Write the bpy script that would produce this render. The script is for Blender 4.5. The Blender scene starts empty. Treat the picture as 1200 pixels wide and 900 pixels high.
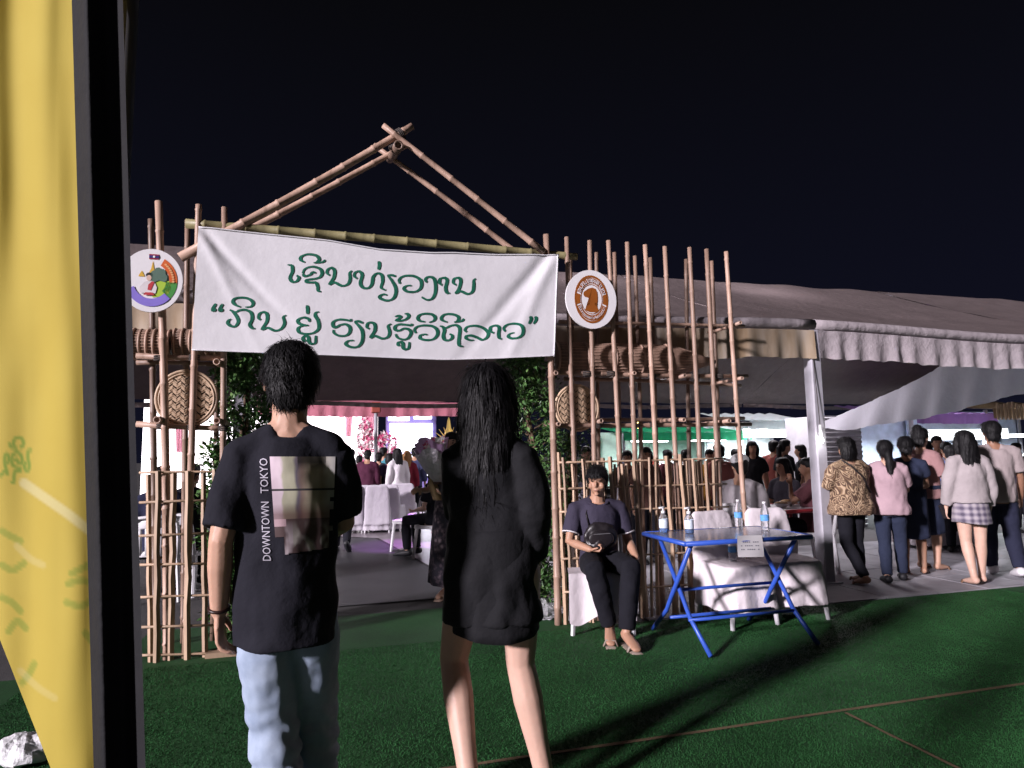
import bpy, bmesh, math, random
import numpy as np
from mathutils import Vector, Matrix, noise, Quaternion
from mathutils.bvhtree import BVHTree

random.seed(7)
rng = np.random.default_rng(7)
scene = bpy.context.scene
col = scene.collection
R = math.radians

# ------------------------------------------------------------------ camera
FPX, HOR, CAMH, ROLL = 760.0, 532.0, 1.37, R(0.9)
PITCH = math.atan((HOR - 450.0) / FPX)
F_ = Vector((0, math.cos(PITCH), math.sin(PITCH)))
U0 = Vector((0, -math.sin(PITCH), math.cos(PITCH)))
R0 = Vector((1, 0, 0))
CR = R0 * math.cos(ROLL) - U0 * math.sin(ROLL)
CU = U0 * math.cos(ROLL) + R0 * math.sin(ROLL)
CAM = Vector((0, 0, CAMH))
cd = bpy.data.cameras.new('camera')
cd.sensor_fit = 'HORIZONTAL'; cd.sensor_width = 36.0
cd.lens = FPX / 1200.0 * 36.0
cd.clip_start = 0.05; cd.clip_end = 2000
cam = bpy.data.objects.new('camera', cd); col.objects.link(cam)
m3 = Matrix((CR, CU, -F_)).transposed()
cam.matrix_world = Matrix.Translation(CAM) @ m3.to_4x4()
scene.camera = cam

# ------------------------------------------------------------------ night sky, floodlight from behind left
world = bpy.data.worlds.new('World'); scene.world = world; world.use_nodes = True
wn = world.node_tree; wn.nodes.clear()
tc = wn.nodes.new('ShaderNodeTexCoord'); sp = wn.nodes.new('ShaderNodeSeparateXYZ')
wn.links.new(tc.outputs['Generated'], sp.inputs[0])
rmp = wn.nodes.new('ShaderNodeValToRGB')
rmp.color_ramp.elements[0].position = 0.0; rmp.color_ramp.elements[0].color = (0.0040, 0.0044, 0.0110, 1)
rmp.color_ramp.elements[1].position = 0.62; rmp.color_ramp.elements[1].color = (0.0018, 0.0018, 0.0024, 1)
wn.links.new(sp.outputs['Z'], rmp.inputs[0])
bg = wn.nodes.new('ShaderNodeBackground'); bg.inputs['Strength'].default_value = 1.0
wn.links.new(rmp.outputs[0], bg.inputs['Color'])
wo = wn.nodes.new('ShaderNodeOutputWorld'); wn.links.new(bg.outputs[0], wo.inputs['Surface'])

SUN_AZ, SUN_EL = R(48), R(16)          # direction the light travels: to the right of straight ahead, downwards
sl = bpy.data.lights.new('floodlight', 'SUN'); sl.energy = 5.0; sl.angle = R(5.0); sl.color = (1.0, 0.915, 0.985)
so = bpy.data.objects.new('floodlight', sl); col.objects.link(so)
sdir = Vector((math.sin(SUN_AZ) * math.cos(SUN_EL), math.cos(SUN_AZ) * math.cos(SUN_EL), -math.sin(SUN_EL)))
so.rotation_euler = sdir.to_track_quat('-Z', 'Y').to_euler()
so.location = (-6, -8, 6)

vs = scene.view_settings
scene.display_settings.display_device = 'sRGB'
vs.view_transform = 'Standard'; vs.look = 'None'; vs.exposure = 0.4; vs.gamma = 1.0
vs.use_curve_mapping = False
scene.cycles.max_bounces = 6

# ------------------------------------------------------------------ pixel helpers (a pixel is only a direction)
def ray(px, py):
    return (F_ * FPX + CR * (px - 600.0) + CU * (450.0 - py)).normalized()
def G(px, py, z=0.0):
    d = ray(px, py); return CAM + d * ((z - CAMH) / d.z)
def atY(px, py, y):
    d = ray(px, py); return CAM + d * (y / d.y)
O_ = G(660, 731)
gl = G(175, 775); PHI = math.atan2(O_.y - gl.y, O_.x - gl.x)
UA = Vector((math.cos(PHI), math.sin(PHI), 0)); VA = Vector((-math.sin(PHI), math.cos(PHI), 0))
def W(u, v, z=0.0):
    return O_ + UA * u + VA * v + Vector((0, 0, z))
def P(px, py, v=0.0):
    d = ray(px, py); n = VA
    t = ((O_ + VA * v) - CAM).dot(n) / d.dot(n)
    return CAM + d * t
def uv(p):
    q = p - O_; return q.dot(UA), q.dot(VA)
def proj(p):
    q = p - CAM; z = q.dot(F_)
    return 600 + FPX * q.dot(CR) / z, 450 - FPX * q.dot(CU) / z

# ------------------------------------------------------------------ materials
MATS = {}
def nodes_of(name):
    m = bpy.data.materials.new(name); m.use_nodes = True
    nt = m.node_tree; b = nt.nodes['Principled BSDF']
    return m, nt, b
def ramp(nt, fac, stops):
    r = nt.nodes.new('ShaderNodeValToRGB'); cr = r.color_ramp
    while len(cr.elements) < len(stops): cr.elements.new(0.5)
    for e, (p, c) in zip(cr.elements, stops):
        e.position = p; e.color = (c[0], c[1], c[2], 1)
    nt.links.new(fac, r.inputs[0]); return r.outputs[0]
def tex(nt, kind, **kw):
    n = nt.nodes.new('ShaderNodeTex' + kind)
    for k, v in kw.items():
        if k in n.inputs: n.inputs[k].default_value = v
        else: setattr(n, k, v)
    return n
def coords(nt, scale=(1, 1, 1), kind='Object', rot=(0, 0, 0)):
    t = nt.nodes.new('ShaderNodeTexCoord'); mp = nt.nodes.new('ShaderNodeMapping')
    mp.inputs['Scale'].default_value = scale; mp.inputs['Rotation'].default_value = rot
    nt.links.new(t.outputs[kind], mp.inputs[0]); return mp.outputs[0]
def bump(nt, b, h, strength=0.3, dist=0.01):
    n = nt.nodes.new('ShaderNodeBump'); n.inputs['Strength'].default_value = strength; n.inputs['Distance'].default_value = dist
    nt.links.new(h, n.inputs['Height']); nt.links.new(n.outputs[0], b.inputs['Normal'])
def mat(name, c, rough=0.7, var=0.18, scale=6.0, bscale=40.0, bstr=0.15, bdist=0.004, metal=0.0, spec=0.4, stretch=(1, 1, 1), sheen=0.0, emit=None, estr=0.0):
    if name in MATS: return MATS[name]
    m, nt, b = nodes_of(name)
    co = coords(nt, stretch)
    n = tex(nt, 'Noise', Scale=scale, Detail=5.0, Roughness=0.6); nt.links.new(co, n.inputs['Vector'])
    lo = tuple(max(0, x * (1 - var)) for x in c); hi = tuple(min(1, x * (1 + var)) for x in c)
    nt.links.new(ramp(nt, n.outputs['Fac'], [(0.3, lo), (0.7, hi)]), b.inputs['Base Color'])
    b.inputs['Roughness'].default_value = rough; b.inputs['Metallic'].default_value = metal
    b.inputs['Specular IOR Level'].default_value = spec
    if sheen: b.inputs['Sheen Weight'].default_value = sheen
    if bstr:
        n2 = tex(nt, 'Noise', Scale=bscale, Detail=4.0); nt.links.new(co, n2.inputs['Vector'])
        bump(nt, b, n2.outputs['Fac'], bstr, bdist)
    if emit:
        b.inputs['Emission Color'].default_value = (*emit, 1); b.inputs['Emission Strength'].default_value = estr
    MATS[name] = m; return m
def glow(name, c, s):
    if name in MATS: return MATS[name]
    m, nt, b = nodes_of(name)
    b.inputs['Base Color'].default_value = (*c, 1); b.inputs['Emission Color'].default_value = (*c, 1)
    b.inputs['Emission Strength'].default_value = s
    MATS[name] = m; return m

def bamboo_mat(name, c, dark):
    m, nt, b = nodes_of(name)
    g = nt.nodes.new('ShaderNodeObjectInfo')
    co = coords(nt, (14, 14, 2.2))
    n = tex(nt, 'Noise', Scale=1.5, Detail=6.0, Roughness=0.65); nt.links.new(co, n.inputs['Vector'])
    c1 = ramp(nt, n.outputs['Fac'], [(0.25, dark), (0.5, c), (0.8, tuple(min(1, x * 1.22) for x in c))])
    hsv = nt.nodes.new('ShaderNodeHueSaturation'); nt.links.new(c1, hsv.inputs['Color'])
    mr = nt.nodes.new('ShaderNodeMapRange'); mr.inputs['To Min'].default_value = 0.72; mr.inputs['To Max'].default_value = 1.18
    nt.links.new(g.outputs['Random'], mr.inputs[0]); nt.links.new(mr.outputs[0], hsv.inputs['Value'])
    nt.links.new(hsv.outputs[0], b.inputs['Base Color'])
    b.inputs['Roughness'].default_value = 0.5
    n2 = tex(nt, 'Noise', Scale=30.0, Detail=3.0); nt.links.new(coords(nt, (4, 4, 0.4)), n2.inputs['Vector'])
    bump(nt, b, n2.outputs['Fac'], 0.25, 0.002)
    MATS[name] = m; return m
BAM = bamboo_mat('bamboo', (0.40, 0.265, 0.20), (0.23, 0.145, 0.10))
BAMD = bamboo_mat('bamboo_dark', (0.24, 0.155, 0.115), (0.14, 0.09, 0.065))  # darker brown bamboo, mostly the back poles and rails
SLAT = bamboo_mat('split_bamboo', (0.46, 0.32, 0.215), (0.28, 0.18, 0.115))
HOLE = mat('bamboo_hollow', (0.05, 0.032, 0.02), 0.9)

def fabric(name, c, rough=0.85, var=0.06, weave=500.0, transl=0.0, fold=0.0):
    if name in MATS: return MATS[name]
    m, nt, b = nodes_of(name)
    co = coords(nt)
    n = tex(nt, 'Noise', Scale=3.0, Detail=6.0, Roughness=0.65); nt.links.new(co, n.inputs['Vector'])
    lo = tuple(max(0, x * (1 - var)) for x in c); hi = tuple(min(1, x * (1 + var)) for x in c)
    nt.links.new(ramp(nt, n.outputs['Fac'], [(0.3, lo), (0.7, hi)]), b.inputs['Base Color'])
    b.inputs['Roughness'].default_value = rough; b.inputs['Specular IOR Level'].default_value = 0.2
    n2 = tex(nt, 'Noise', Scale=9.0, Detail=6.0, Roughness=0.55); nt.links.new(co, n2.inputs['Vector'])
    bump(nt, b, n2.outputs['Fac'], 0.5, 0.025 if not fold else fold)
    if transl:
        out = nt.nodes['Material Output']; t = nt.nodes.new('ShaderNodeBsdfTranslucent'); t.inputs[0].default_value = (*c, 1)
        mx = nt.nodes.new('ShaderNodeMixShader'); mx.inputs[0].default_value = transl
        nt.links.new(b.outputs[0], mx.inputs[1]); nt.links.new(t.outputs[0], mx.inputs[2]); nt.links.new(mx.outputs[0], out.inputs['Surface'])
    MATS[name] = m; return m

# ------------------------------------------------------------------ mesh helpers (world coordinates in, local mesh out)
def mk(verts, faces, name='mesh', smooth=True):
    me = bpy.data.meshes.new(name)
    me.from_pydata([tuple(v) for v in verts], [], faces); me.update()
    if smooth: me.shade_smooth()
    return me
def link(name, me, m, parent=None, loc=(0, 0, 0)):
    o = bpy.data.objects.new(name, me); col.objects.link(o)
    if m is not None:
        ms = m if isinstance(m, (list, tuple)) else [m]
        for x in ms: me.materials.append(x)
    o.location = loc
    if parent is not None: o.parent = parent
    return o
def tag(o, label=None, cat=None, group=None, kind=None):
    if label: o['label'] = label
    if cat: o['category'] = cat
    if group: o['group'] = group
    if kind: o['kind'] = kind
    return o
def thing(name, label, cat, loc=(0, 0, 0), rz=0.0, group=None):
    o = bpy.data.objects.new(name, None); col.objects.link(o)
    o.empty_display_size = 0.1
    o.location = loc; o.rotation_euler = (0, 0, rz)
    return tag(o, label, cat, group)
class B:
    """collects shapes; build() links them as one mesh, coordinates relative to org"""
    def __init__(s): s.v = []; s.f = []
    def add(s, v, f):
        k = len(s.v); s.v += [Vector(x) for x in v]; s.f += [tuple(i + k for i in q) for q in f]; return s
    def tube(s, pts, rad, n=8, cap=True, **kw): return s.add(*tube(pts, rad, n, cap, **kw))
    def box(s, c, sx, sy, sz, ax=None, ay=None, az=None):
        ax = ax or Vector((1, 0, 0)); ay = ay or Vector((0, 1, 0)); az = az or Vector((0, 0, 1)); c = Vector(c)
        v = [c + ax * (i * sx / 2) + ay * (j * sy / 2) + az * (k * sz / 2) for k in (-1, 1) for j in (-1, 1) for i in (-1, 1)]
        return s.add(v, [(0, 2, 3, 1), (4, 5, 7, 6), (0, 1, 5, 4), (2, 6, 7, 3), (0, 4, 6, 2), (1, 3, 7, 5)])
    def gbox(s, u0, u1, v0, v1, z0, z1):
        return s.box(W((u0 + u1) / 2, (v0 + v1) / 2, (z0 + z1) / 2), u1 - u0, v1 - v0, z1 - z0, UA, VA)
    def build(s, name, m, parent=None, org=None, smooth=False, bevel=0.0):
        o = Vector(org) if org is not None else (Vector(parent.location) if parent is not None and parent.type == 'EMPTY' else Vector((0, 0, 0)))
        if parent is not None and parent.type != 'EMPTY' and org is None:
            o = Vector(parent.get('_org', (0, 0, 0)))
        me = mk([v - o for v in s.v], s.f, name, smooth)
        ob = link(name, me, m, parent, o if parent is None else (0, 0, 0))
        ob['_org'] = tuple(o)
        if bevel:
            bm = bmesh.new(); bm.from_mesh(me)
            bmesh.ops.bevel(bm, geom=list(bm.edges), offset=bevel, segments=1, affect='EDGES', clamp_overlap=True)
            bm.to_mesh(me); bm.free()
        return ob
def frame_of(t, ref=None):
    t = t.normalized(); ref = ref if ref is not None else (Vector((0, 0, 1)) if abs(t.z) < 0.95 else Vector((0, 1, 0)))
    a = (ref - t * ref.dot(t))
    if a.length < 1e-6: a = t.orthogonal()
    a.normalize(); return a, t.cross(a).normalized()
def tube(pts, rad, n=8, cap=True, side=None, rnd=False):
    """tube along pts; rad a scalar per point or (ra, rb) with ra along side"""
    pts = [Vector(p) for p in pts]; k = len(pts)
    if not isinstance(rad, (list, tuple)): rad = [rad] * k
    tans = []
    for i in range(k):
        a = pts[max(0, i - 1)]; b = pts[min(k - 1, i + 1)]
        t = (b - a); tans.append(t.normalized() if t.length > 1e-9 else Vector((0, 0, 1)))
    rr = [r if isinstance(r, (list, tuple)) else (r, r) for r in rad]
    if rnd:
        def ext(p, t, r): q = min(r); return [(p + t * (q * 0.45), (r[0] * 0.86, r[1] * 0.86)), (p + t * (q * 0.8), (r[0] * 0.5, r[1] * 0.5))]
        e = ext(pts[-1], tans[-1], rr[-1]); s0 = ext(pts[0], -tans[0], rr[0])
        pts = [s0[1][0], s0[0][0]] + pts + [e[0][0], e[1][0]]
        rr = [s0[1][1], s0[0][1]] + rr + [e[0][1], e[1][1]]
        tans = [tans[0]] * 2 + tans + [tans[-1]] * 2
        k = len(pts)
    V = []; Fc = []
    a = side
    for i in range(k):
        A, Bv = frame_of(tans[i], a); a = A
        for j in range(n):
            an = 2 * math.pi * j / n
            V.append(pts[i] + A * (math.cos(an) * rr[i][0]) + Bv * (math.sin(an) * rr[i][1]))
        if side is not None: a = side
    for i in range(k - 1):
        for j in range(n):
            j2 = (j + 1) % n
            Fc.append((i * n + j, i * n + j2, (i + 1) * n + j2, (i + 1) * n + j))
    if cap:
        Fc.append(tuple(range(n - 1, -1, -1))); Fc.append(tuple((k - 1) * n + j for j in range(n)))
    return V, Fc
def ellipsoid(c, r, nu=14, nv=10, M=None):
    c = Vector(c); V = []; Fc = []
    for i in range(1, nv):
        th = math.pi * i / nv
        for j in range(nu):
            ph = 2 * math.pi * j / nu
            p = Vector((r[0] * math.sin(th) * math.cos(ph), r[1] * math.sin(th) * math.sin(ph), r[2] * math.cos(th)))
            V.append(c + (M @ p if M else p))
    t = len(V); p = Vector((0, 0, r[2])); V.append(c + (M @ p if M else p)); V.append(c - (M @ p if M else p))
    for i in range(nv - 2):
        for j in range(nu):
            j2 = (j + 1) % nu
            Fc.append((i * nu + j, (i + 1) * nu + j, (i + 1) * nu + j2, i * nu + j2))
    for j in range(nu):
        j2 = (j + 1) % nu
        Fc.append((t, j, j2)); Fc.append((t + 1, (nv - 2) * nu + j2, (nv - 2) * nu + j))
    return V, Fc
def grid(fn, nu, nv):
    V = [fn(i / nu, j / nv) for j in range(nv + 1) for i in range(nu + 1)]
    Fc = [(j * (nu + 1) + i, j * (nu + 1) + i + 1, (j + 1) * (nu + 1) + i + 1, (j + 1) * (nu + 1) + i) for j in range(nv) for i in range(nu)]
    return V, Fc
def lerp_curve(pts, t):
    """piecewise-linear in x over a list of (x, y)"""
    for (x0, y0), (x1, y1) in zip(pts, pts[1:]):
        if t <= x1: return y0 + (y1 - y0) * (t - x0) / (x1 - x0 + 1e-9)
    return pts[-1][1]
def nz(x, y=0.0, z=0.0): return noise.noise(Vector((x, y, z)))

# bamboo culm: node rings, slight bend, hollow ends
def culm(a, b, r, taper=0.88, n=9, seed=0, bend=0.012):
    a = Vector(a); b = Vector(b); L = (b - a).length; t = (b - a).normalized(); s1, s2 = frame_of(t)
    rs = random.Random(seed); pos = [0.0]; x = rs.uniform(0.08, 0.26)
    prof = [(0.0, 1.0)]
    while x < L - 0.04:
        prof += [(x - 0.012, 0.97), (x - 0.003, 1.13), (x + 0.006, 1.1), (x + 0.014, 0.96)]
        x += rs.uniform(0.22, 0.36)
    prof.append((L, 1.0))
    k1, k2 = rs.uniform(-bend, bend), rs.uniform(-bend, bend)
    pts = []; rad = []
    for d, q in prof:
        f = d / L; w = math.sin(f * math.pi)
        pts.append(a + t * d + s1 * (k1 * w) + s2 * (k2 * w)); rad.append(r * q * (1 - (1 - taper) * f))
    V, Fc = tube(pts, rad, n, cap=False)
    k = len(pts)
    # hollow ends: rim, inner wall, floor
    for end, sgn in ((0, 1), (k - 1, -1)):
        base = len(V); ring = [end * n + j for j in range(n)]
        c = pts[end]; tt = t * sgn
        for j in range(n): V.append(c + (V[ring[j]] - c) * 0.66)
        for j in range(n): V.append(c + (V[ring[j]] - c) * 0.62 + tt * 0.03)
        for j in range(n):
            j2 = (j + 1) % n
            q1 = (ring[j], ring[j2], base + j2, base + j); q2 = (base + j, base + j2, base + n + j2, base + n + j)
            Fc.append(q1 if sgn < 0 else q1[::-1]); Fc.append(q2 if sgn < 0 else q2[::-1])
        fl = tuple(base + n + j for j in range(n)); Fc.append(fl if sgn < 0 else fl[::-1])
    return V, Fc
SEED = [0]
def bam(name, a, b, r, parent, m=None, **kw):
    SEED[0] += 1
    o = B().add(*culm(a, b, r, seed=SEED[0], **kw)).build(name, m or BAM, parent, smooth=True)
    return o
# ================================================================== THE GROUND
def struct(name, V, Fc, m, label=None):
    o = link(name, mk(V, Fc, name, False), m); o['kind'] = 'structure'
    if label: o['label'] = label
    return o
gm, nt, b = nodes_of('asphalt_ground')
co = coords(nt); n1 = tex(nt, 'Noise', Scale=1.2, Detail=8.0, Roughness=0.7); nt.links.new(co, n1.inputs['Vector'])
nt.links.new(ramp(nt, n1.outputs['Fac'], [(0.3, (0.035, 0.033, 0.035)), (0.75, (0.075, 0.07, 0.072))]), b.inputs['Base Color'])
b.inputs['Roughness'].default_value = 0.85
n2 = tex(nt, 'Noise', Scale=120.0, Detail=4.0); nt.links.new(co, n2.inputs['Vector']); bump(nt, b, n2.outputs['Fac'], 0.5, 0.006)
S = 260.0
struct('ground', [(-S, -S, -0.004), (S, -S, -0.004), (S, S, -0.004), (-S, S, -0.004)], [(0, 1, 2, 3)], gm)

# artificial turf carpet laid in front of the gate
tm, nt, b = nodes_of('artificial_turf')
co = coords(nt)
n1 = tex(nt, 'Noise', Scale=0.9, Detail=4.0, Roughness=0.6); nt.links.new(co, n1.inputs['Vector'])
n2 = tex(nt, 'Noise', Scale=130.0, Detail=3.0, Roughness=0.7); nt.links.new(co, n2.inputs['Vector'])
mx = nt.nodes.new('ShaderNodeMath'); mx.operation = 'MULTIPLY'
nt.links.new(n1.outputs['Fac'], mx.inputs[0]); nt.links.new(n2.outputs['Fac'], mx.inputs[1])
nt.links.new(ramp(nt, mx.outputs[0], [(0.12, (0.008, 0.036, 0.011)), (0.40, (0.026, 0.105, 0.031))]), b.inputs['Base Color'])
b.inputs['Roughness'].default_value = 0.75; b.inputs['Specular IOR Level'].default_value = 0.25
bump(nt, b, n2.outputs['Fac'], 0.4, 0.005)
vE = uv(G(1000, 706))[1]                       # far edge of the turf, right of the gate
def gquad(u0, u1, v0, v1, z): return [W(u0, v0, z), W(u1, v0, z), W(u1, v1, z), W(u0, v1, z)], [(0, 1, 2, 3)]
vS = uv(G(800, 862))[1]                        # the seam that runs along the gate
uS = uv(G(985, 834))[0]
struct('turf_carpet', *gquad(-14, 14, vS + 0.012, vE, 0.004), tm)
struct('turf_carpet', *gquad(-14, uS - 0.008, vS - 2.6, vS - 0.012, 0.004), tm)
struct('turf_carpet', *gquad(-3.2, 0.3, vE + 0.002, 0.85, 0.0042), tm)
struct('turf_carpet', *gquad(uS + 0.008, 14, vS - 2.6, vS - 0.012, 0.004), tm)
bk = mat('seam_backing', (0.16, 0.105, 0.06), 0.9, bscale=200)
def seam(p0, p1, w):
    p0 = Vector(p0); p1 = Vector(p1); t = (p1 - p0).normalized(); s = Vector((-t.y, t.x, 0)); V = []; Fc = []
    N = 60
    for i in range(N + 1):
        f = i / N; k = w * (0.75 + 0.5 * abs(nz(f * 31, w * 9))); c = p0.lerp(p1, f) + s * (0.006 * nz(f * 14, 3.1))
        V += [c - s * k, c + s * k]
    Fc = [(2 * i, 2 * i + 2, 2 * i + 3, 2 * i + 1) for i in range(N)]
    return V, Fc
struct('carpet_seam', *seam(W(-6, vS, 0.009), W(9, vS, 0.009), 0.014), bk)
struct('carpet_seam', *seam(W(uS, vS - 2.6, 0.0095), W(uS, vS - 0.03, 0.0095), 0.011), bk)
# short turf fibres: too many to count
def turf(u0, u1, v0, v1, n, h=0.011):
    uu = rng.uniform(u0, u1, n); vv = v0 + (v1 - v0) * rng.uniform(0, 1, n) ** 1.5
    c = np.stack([O_.x + UA.x * uu + VA.x * vv, O_.y + UA.y * uu + VA.y * vv, np.full(n, 0.004)], 1)
    a = rng.uniform(0, 6.283, n); s = np.stack([np.cos(a), np.sin(a), np.zeros(n)], 1) * 0.0021
    tip = c + np.stack([rng.normal(0, 0.005, n), rng.normal(0, 0.005, n), h * rng.uniform(0.6, 1.2, n)], 1)
    v = np.stack([c - s, c + s, tip], 1).reshape(-1, 3)
    me = bpy.data.meshes.new('turf_fibres'); me.vertices.add(3 * n); me.loops.add(3 * n); me.polygons.add(n)
    me.vertices.foreach_set('co', v.ravel()); me.loops.foreach_set('vertex_index', np.arange(3 * n, dtype=np.int32))
    me.polygons.foreach_set('loop_start', np.arange(0, 3 * n, 3, dtype=np.int32)); me.update(calc_edges=True)
    return me
fm = mat('turf_fibre', (0.022, 0.088, 0.027), 0.8, var=0.35, scale=3, bstr=0, spec=0.1)
to = link('turf_fibres', turf(-3.6, 4.4, vS - 0.9, vE - 0.02, 430000, 0.0075), fm)
tag(to, 'short green fibres of the artificial turf carpet', 'turf', kind='stuff')

# pale paved walk right of the tent post, with slabs
uP, vP = uv(G(970, 684))
slab_m = mat('pale_paving', (0.33, 0.32, 0.35), 0.6, var=0.22, scale=2.5, bscale=60, bstr=0.3)
pav = struct('pavement', *gquad(uP - 2.4, 14, vE + 0.01, vE + 9, 0.0), mat('paving_joint', (0.12, 0.115, 0.12), 0.9))
sv, sf = None, None
me0 = None
for i in range(22):
    for j in range(5):
        u0 = uP - 2.4 + i * 0.6; v0 = vE + 0.012 + j * 0.6
        bb = B().gbox(u0 + 0.006, u0 + 0.594, v0 + 0.006, v0 + 0.594, 0.0005, 0.0105 + 0.003 * random.random())
        bb.build('slab', slab_m, pav, org=(0, 0, 0))
# walkway through the gate
wk = mat('walkway_mat', (0.040, 0.040, 0.046), 0.55, var=0.3, scale=1.6, bscale=150, bstr=0.4)
pa = [G(392, 712), G(535, 700), G(508, 669), G(439, 631), G(385, 631)]
struct('walkway', [(p.x, p.y, 0.0085) for p in pa], [(0, 1, 2, 3, 4)], wk)
pk = mat('tile_floor', (0.20, 0.17, 0.19), 0.28, var=0.15, scale=4)
ta = [G(444, 631), G(512, 668), G(560, 694), G(600, 690), G(600, 610), G(300, 606), G(300, 624)]
struct('floor', [(p.x, p.y, 0.0045) for p in ta], [tuple(range(7))], pk)
tj = mat('tile_joint', (0.10, 0.085, 0.10), 0.8)

# ================================================================== THE BAMBOO GATE
gate = thing('bamboo_gate', 'tall bamboo gate frame with crossed gable rafters over the entrance banner', 'gate', W(0, 0))
VB = 0.40                                       # second row of poles behind the first
def pole(x0, y0, x1, y1, v=0.0, r=0.024, m=None, name='pole', **kw):
    a = P(x1, y1, v); b_ = P(x0, y0, v)
    if a.z < 0.3: a.z = 0.0 if v < 0.05 else 0.0
    return bam(name, a, b_, r, gate, m, **kw)
# left tower, front row: (x top, y top, x bottom, y bottom)
for x0, y0, x1, y1, r in ((186, 236, 196, 772, 0.030), (233, 240, 217, 766, 0.026), (263, 243, 259, 762, 0.024)):
    pole(x0, y0, x1, y1, 0.0, r)
for x0, y0, x1, y1, r in ((177, 257, 183, 740, 0.026), (220, 258, 216, 735, 0.024), (256, 262, 250, 735, 0.022)):
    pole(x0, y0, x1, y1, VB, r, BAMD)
# right tower, front row
FR = ((640, 275, 654, 730), (664, 278, 681, 722), (691, 282, 700, 720), (713, 282, 733, 716), (735, 284, 752, 712), (756, 287, 777, 710),
      (779, 289, 800, 706), (808, 290, 826, 702), (828, 292, 850, 698), (851, 295, 880, 694))
for i, (x0, y0, x1, y1) in enumerate(FR): pole(x0, y0, x1, y1, 0.0 if i != 0 else -0.03, 0.0235 if i else 0.03)
BR = ((668, 297, 676, 700), (699, 296, 705, 698), (720, 296, 730, 695), (744, 300, 755, 692), (762, 302, 772, 690), (804, 304, 812, 686), (834, 306, 845, 682))
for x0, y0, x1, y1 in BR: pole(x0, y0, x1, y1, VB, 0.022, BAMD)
# rails lying behind the front poles
def rail(x0, y0, x1, y1, v=0.048, r=0.022, m=None, name='rail'):
    return bam(name, P(x0, y0, v), P(x1, y1, v), r, gate, m)
rail(160, 417, 262, 420); rail(160, 497, 264, 502)
rail(645, 436, 876, 441); rail(650, 499, 880, 497); rail(655, 377, 872, 382, VB - 0.045, 0.018)
rail(652, 296, 673, 300, 0.048, 0.018)
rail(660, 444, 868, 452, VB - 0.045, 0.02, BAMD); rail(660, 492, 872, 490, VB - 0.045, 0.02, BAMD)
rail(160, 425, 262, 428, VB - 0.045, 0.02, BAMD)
# short cross pieces from the front row to the back row, open ends towards the viewer
for x, y, r in ((254, 424, 0.026), (184, 492, 0.027), (254, 493, 0.024), (652, 437, 0.019), (655, 497, 0.019), (705, 493, 0.02), (744, 437, 0.018),
                (803, 440, 0.019), (802, 492, 0.02), (868, 378, 0.017), (870, 443, 0.018), (855, 493, 0.02)):
    p = P(x, y, -0.07); bam('cross_piece', p, p + VA * (VB + 0.13) + Vector((0, 0, random.uniform(-.01, .01))), r, gate)
# lintel above the banner
bam('lintel', P(218, 262, 0.02), P(676, 301, 0.02), 0.036, gate, bamboo_mat('green_bamboo', (0.30, 0.265, 0.13), (0.17, 0.15, 0.075)), n=12)
# gable rafters, front pair and back pair
bam('rafter', P(211, 302, -0.01), P(483, 148, -0.01), 0.037, gate, taper=0.8, n=12)
bam('rafter', P(638, 296, -0.065), P(449, 147, -0.065), 0.028, gate, taper=0.8, n=12)
bam('rafter', P(272, 280, VB), P(475, 171, VB), 0.031, gate, taper=0.8, n=12)
bam('rafter', P(608, 299, VB + 0.05), P(438, 170, VB + 0.05), 0.028, gate, taper=0.8, n=12)
a = P(468, 160, -0.16); b_ = P(457, 192, VB + 0.2)
bam('ridge_piece', P(467, 170, -0.12), P(457, 187, VB + 0.14), 0.04, gate, BAMD)
# rope lashings at the crossings
rope = mat('rope', (0.05, 0.042, 0.038), 0.9, bscale=300)
def lash(p, ax, r, parent=gate):
    bb = B(); s1, s2 = frame_of(ax)
    for k in range(3):
        c = p + ax.normalized() * ((k - 1) * 0.014)
        ring = [c + s1 * (math.cos(t) * r) + s2 * (math.sin(t) * r) for t in [2 * math.pi * i / 12 for i in range(13)]]
        bb.tube(ring, 0.006, 5, False)
    return bb.build('rope_lashing', rope, parent, smooth=True)
lash(P(469, 158, -0.03), P(483, 148, -0.01) - P(211, 302, -0.01), 0.05)
lash(P(461, 176, VB), P(475, 171, VB) - P(272, 280, VB), 0.045)
for x, y in ((187, 420), (190, 500), (228, 419), (226, 501), (262, 502), (688, 438), (716, 438), (764, 441), (815, 441), (700, 499), (745, 499), (766, 498), (843, 441)):
    lash(P(x, y, 0.02), Vector((0, 0, 1)), 0.034)

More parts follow.
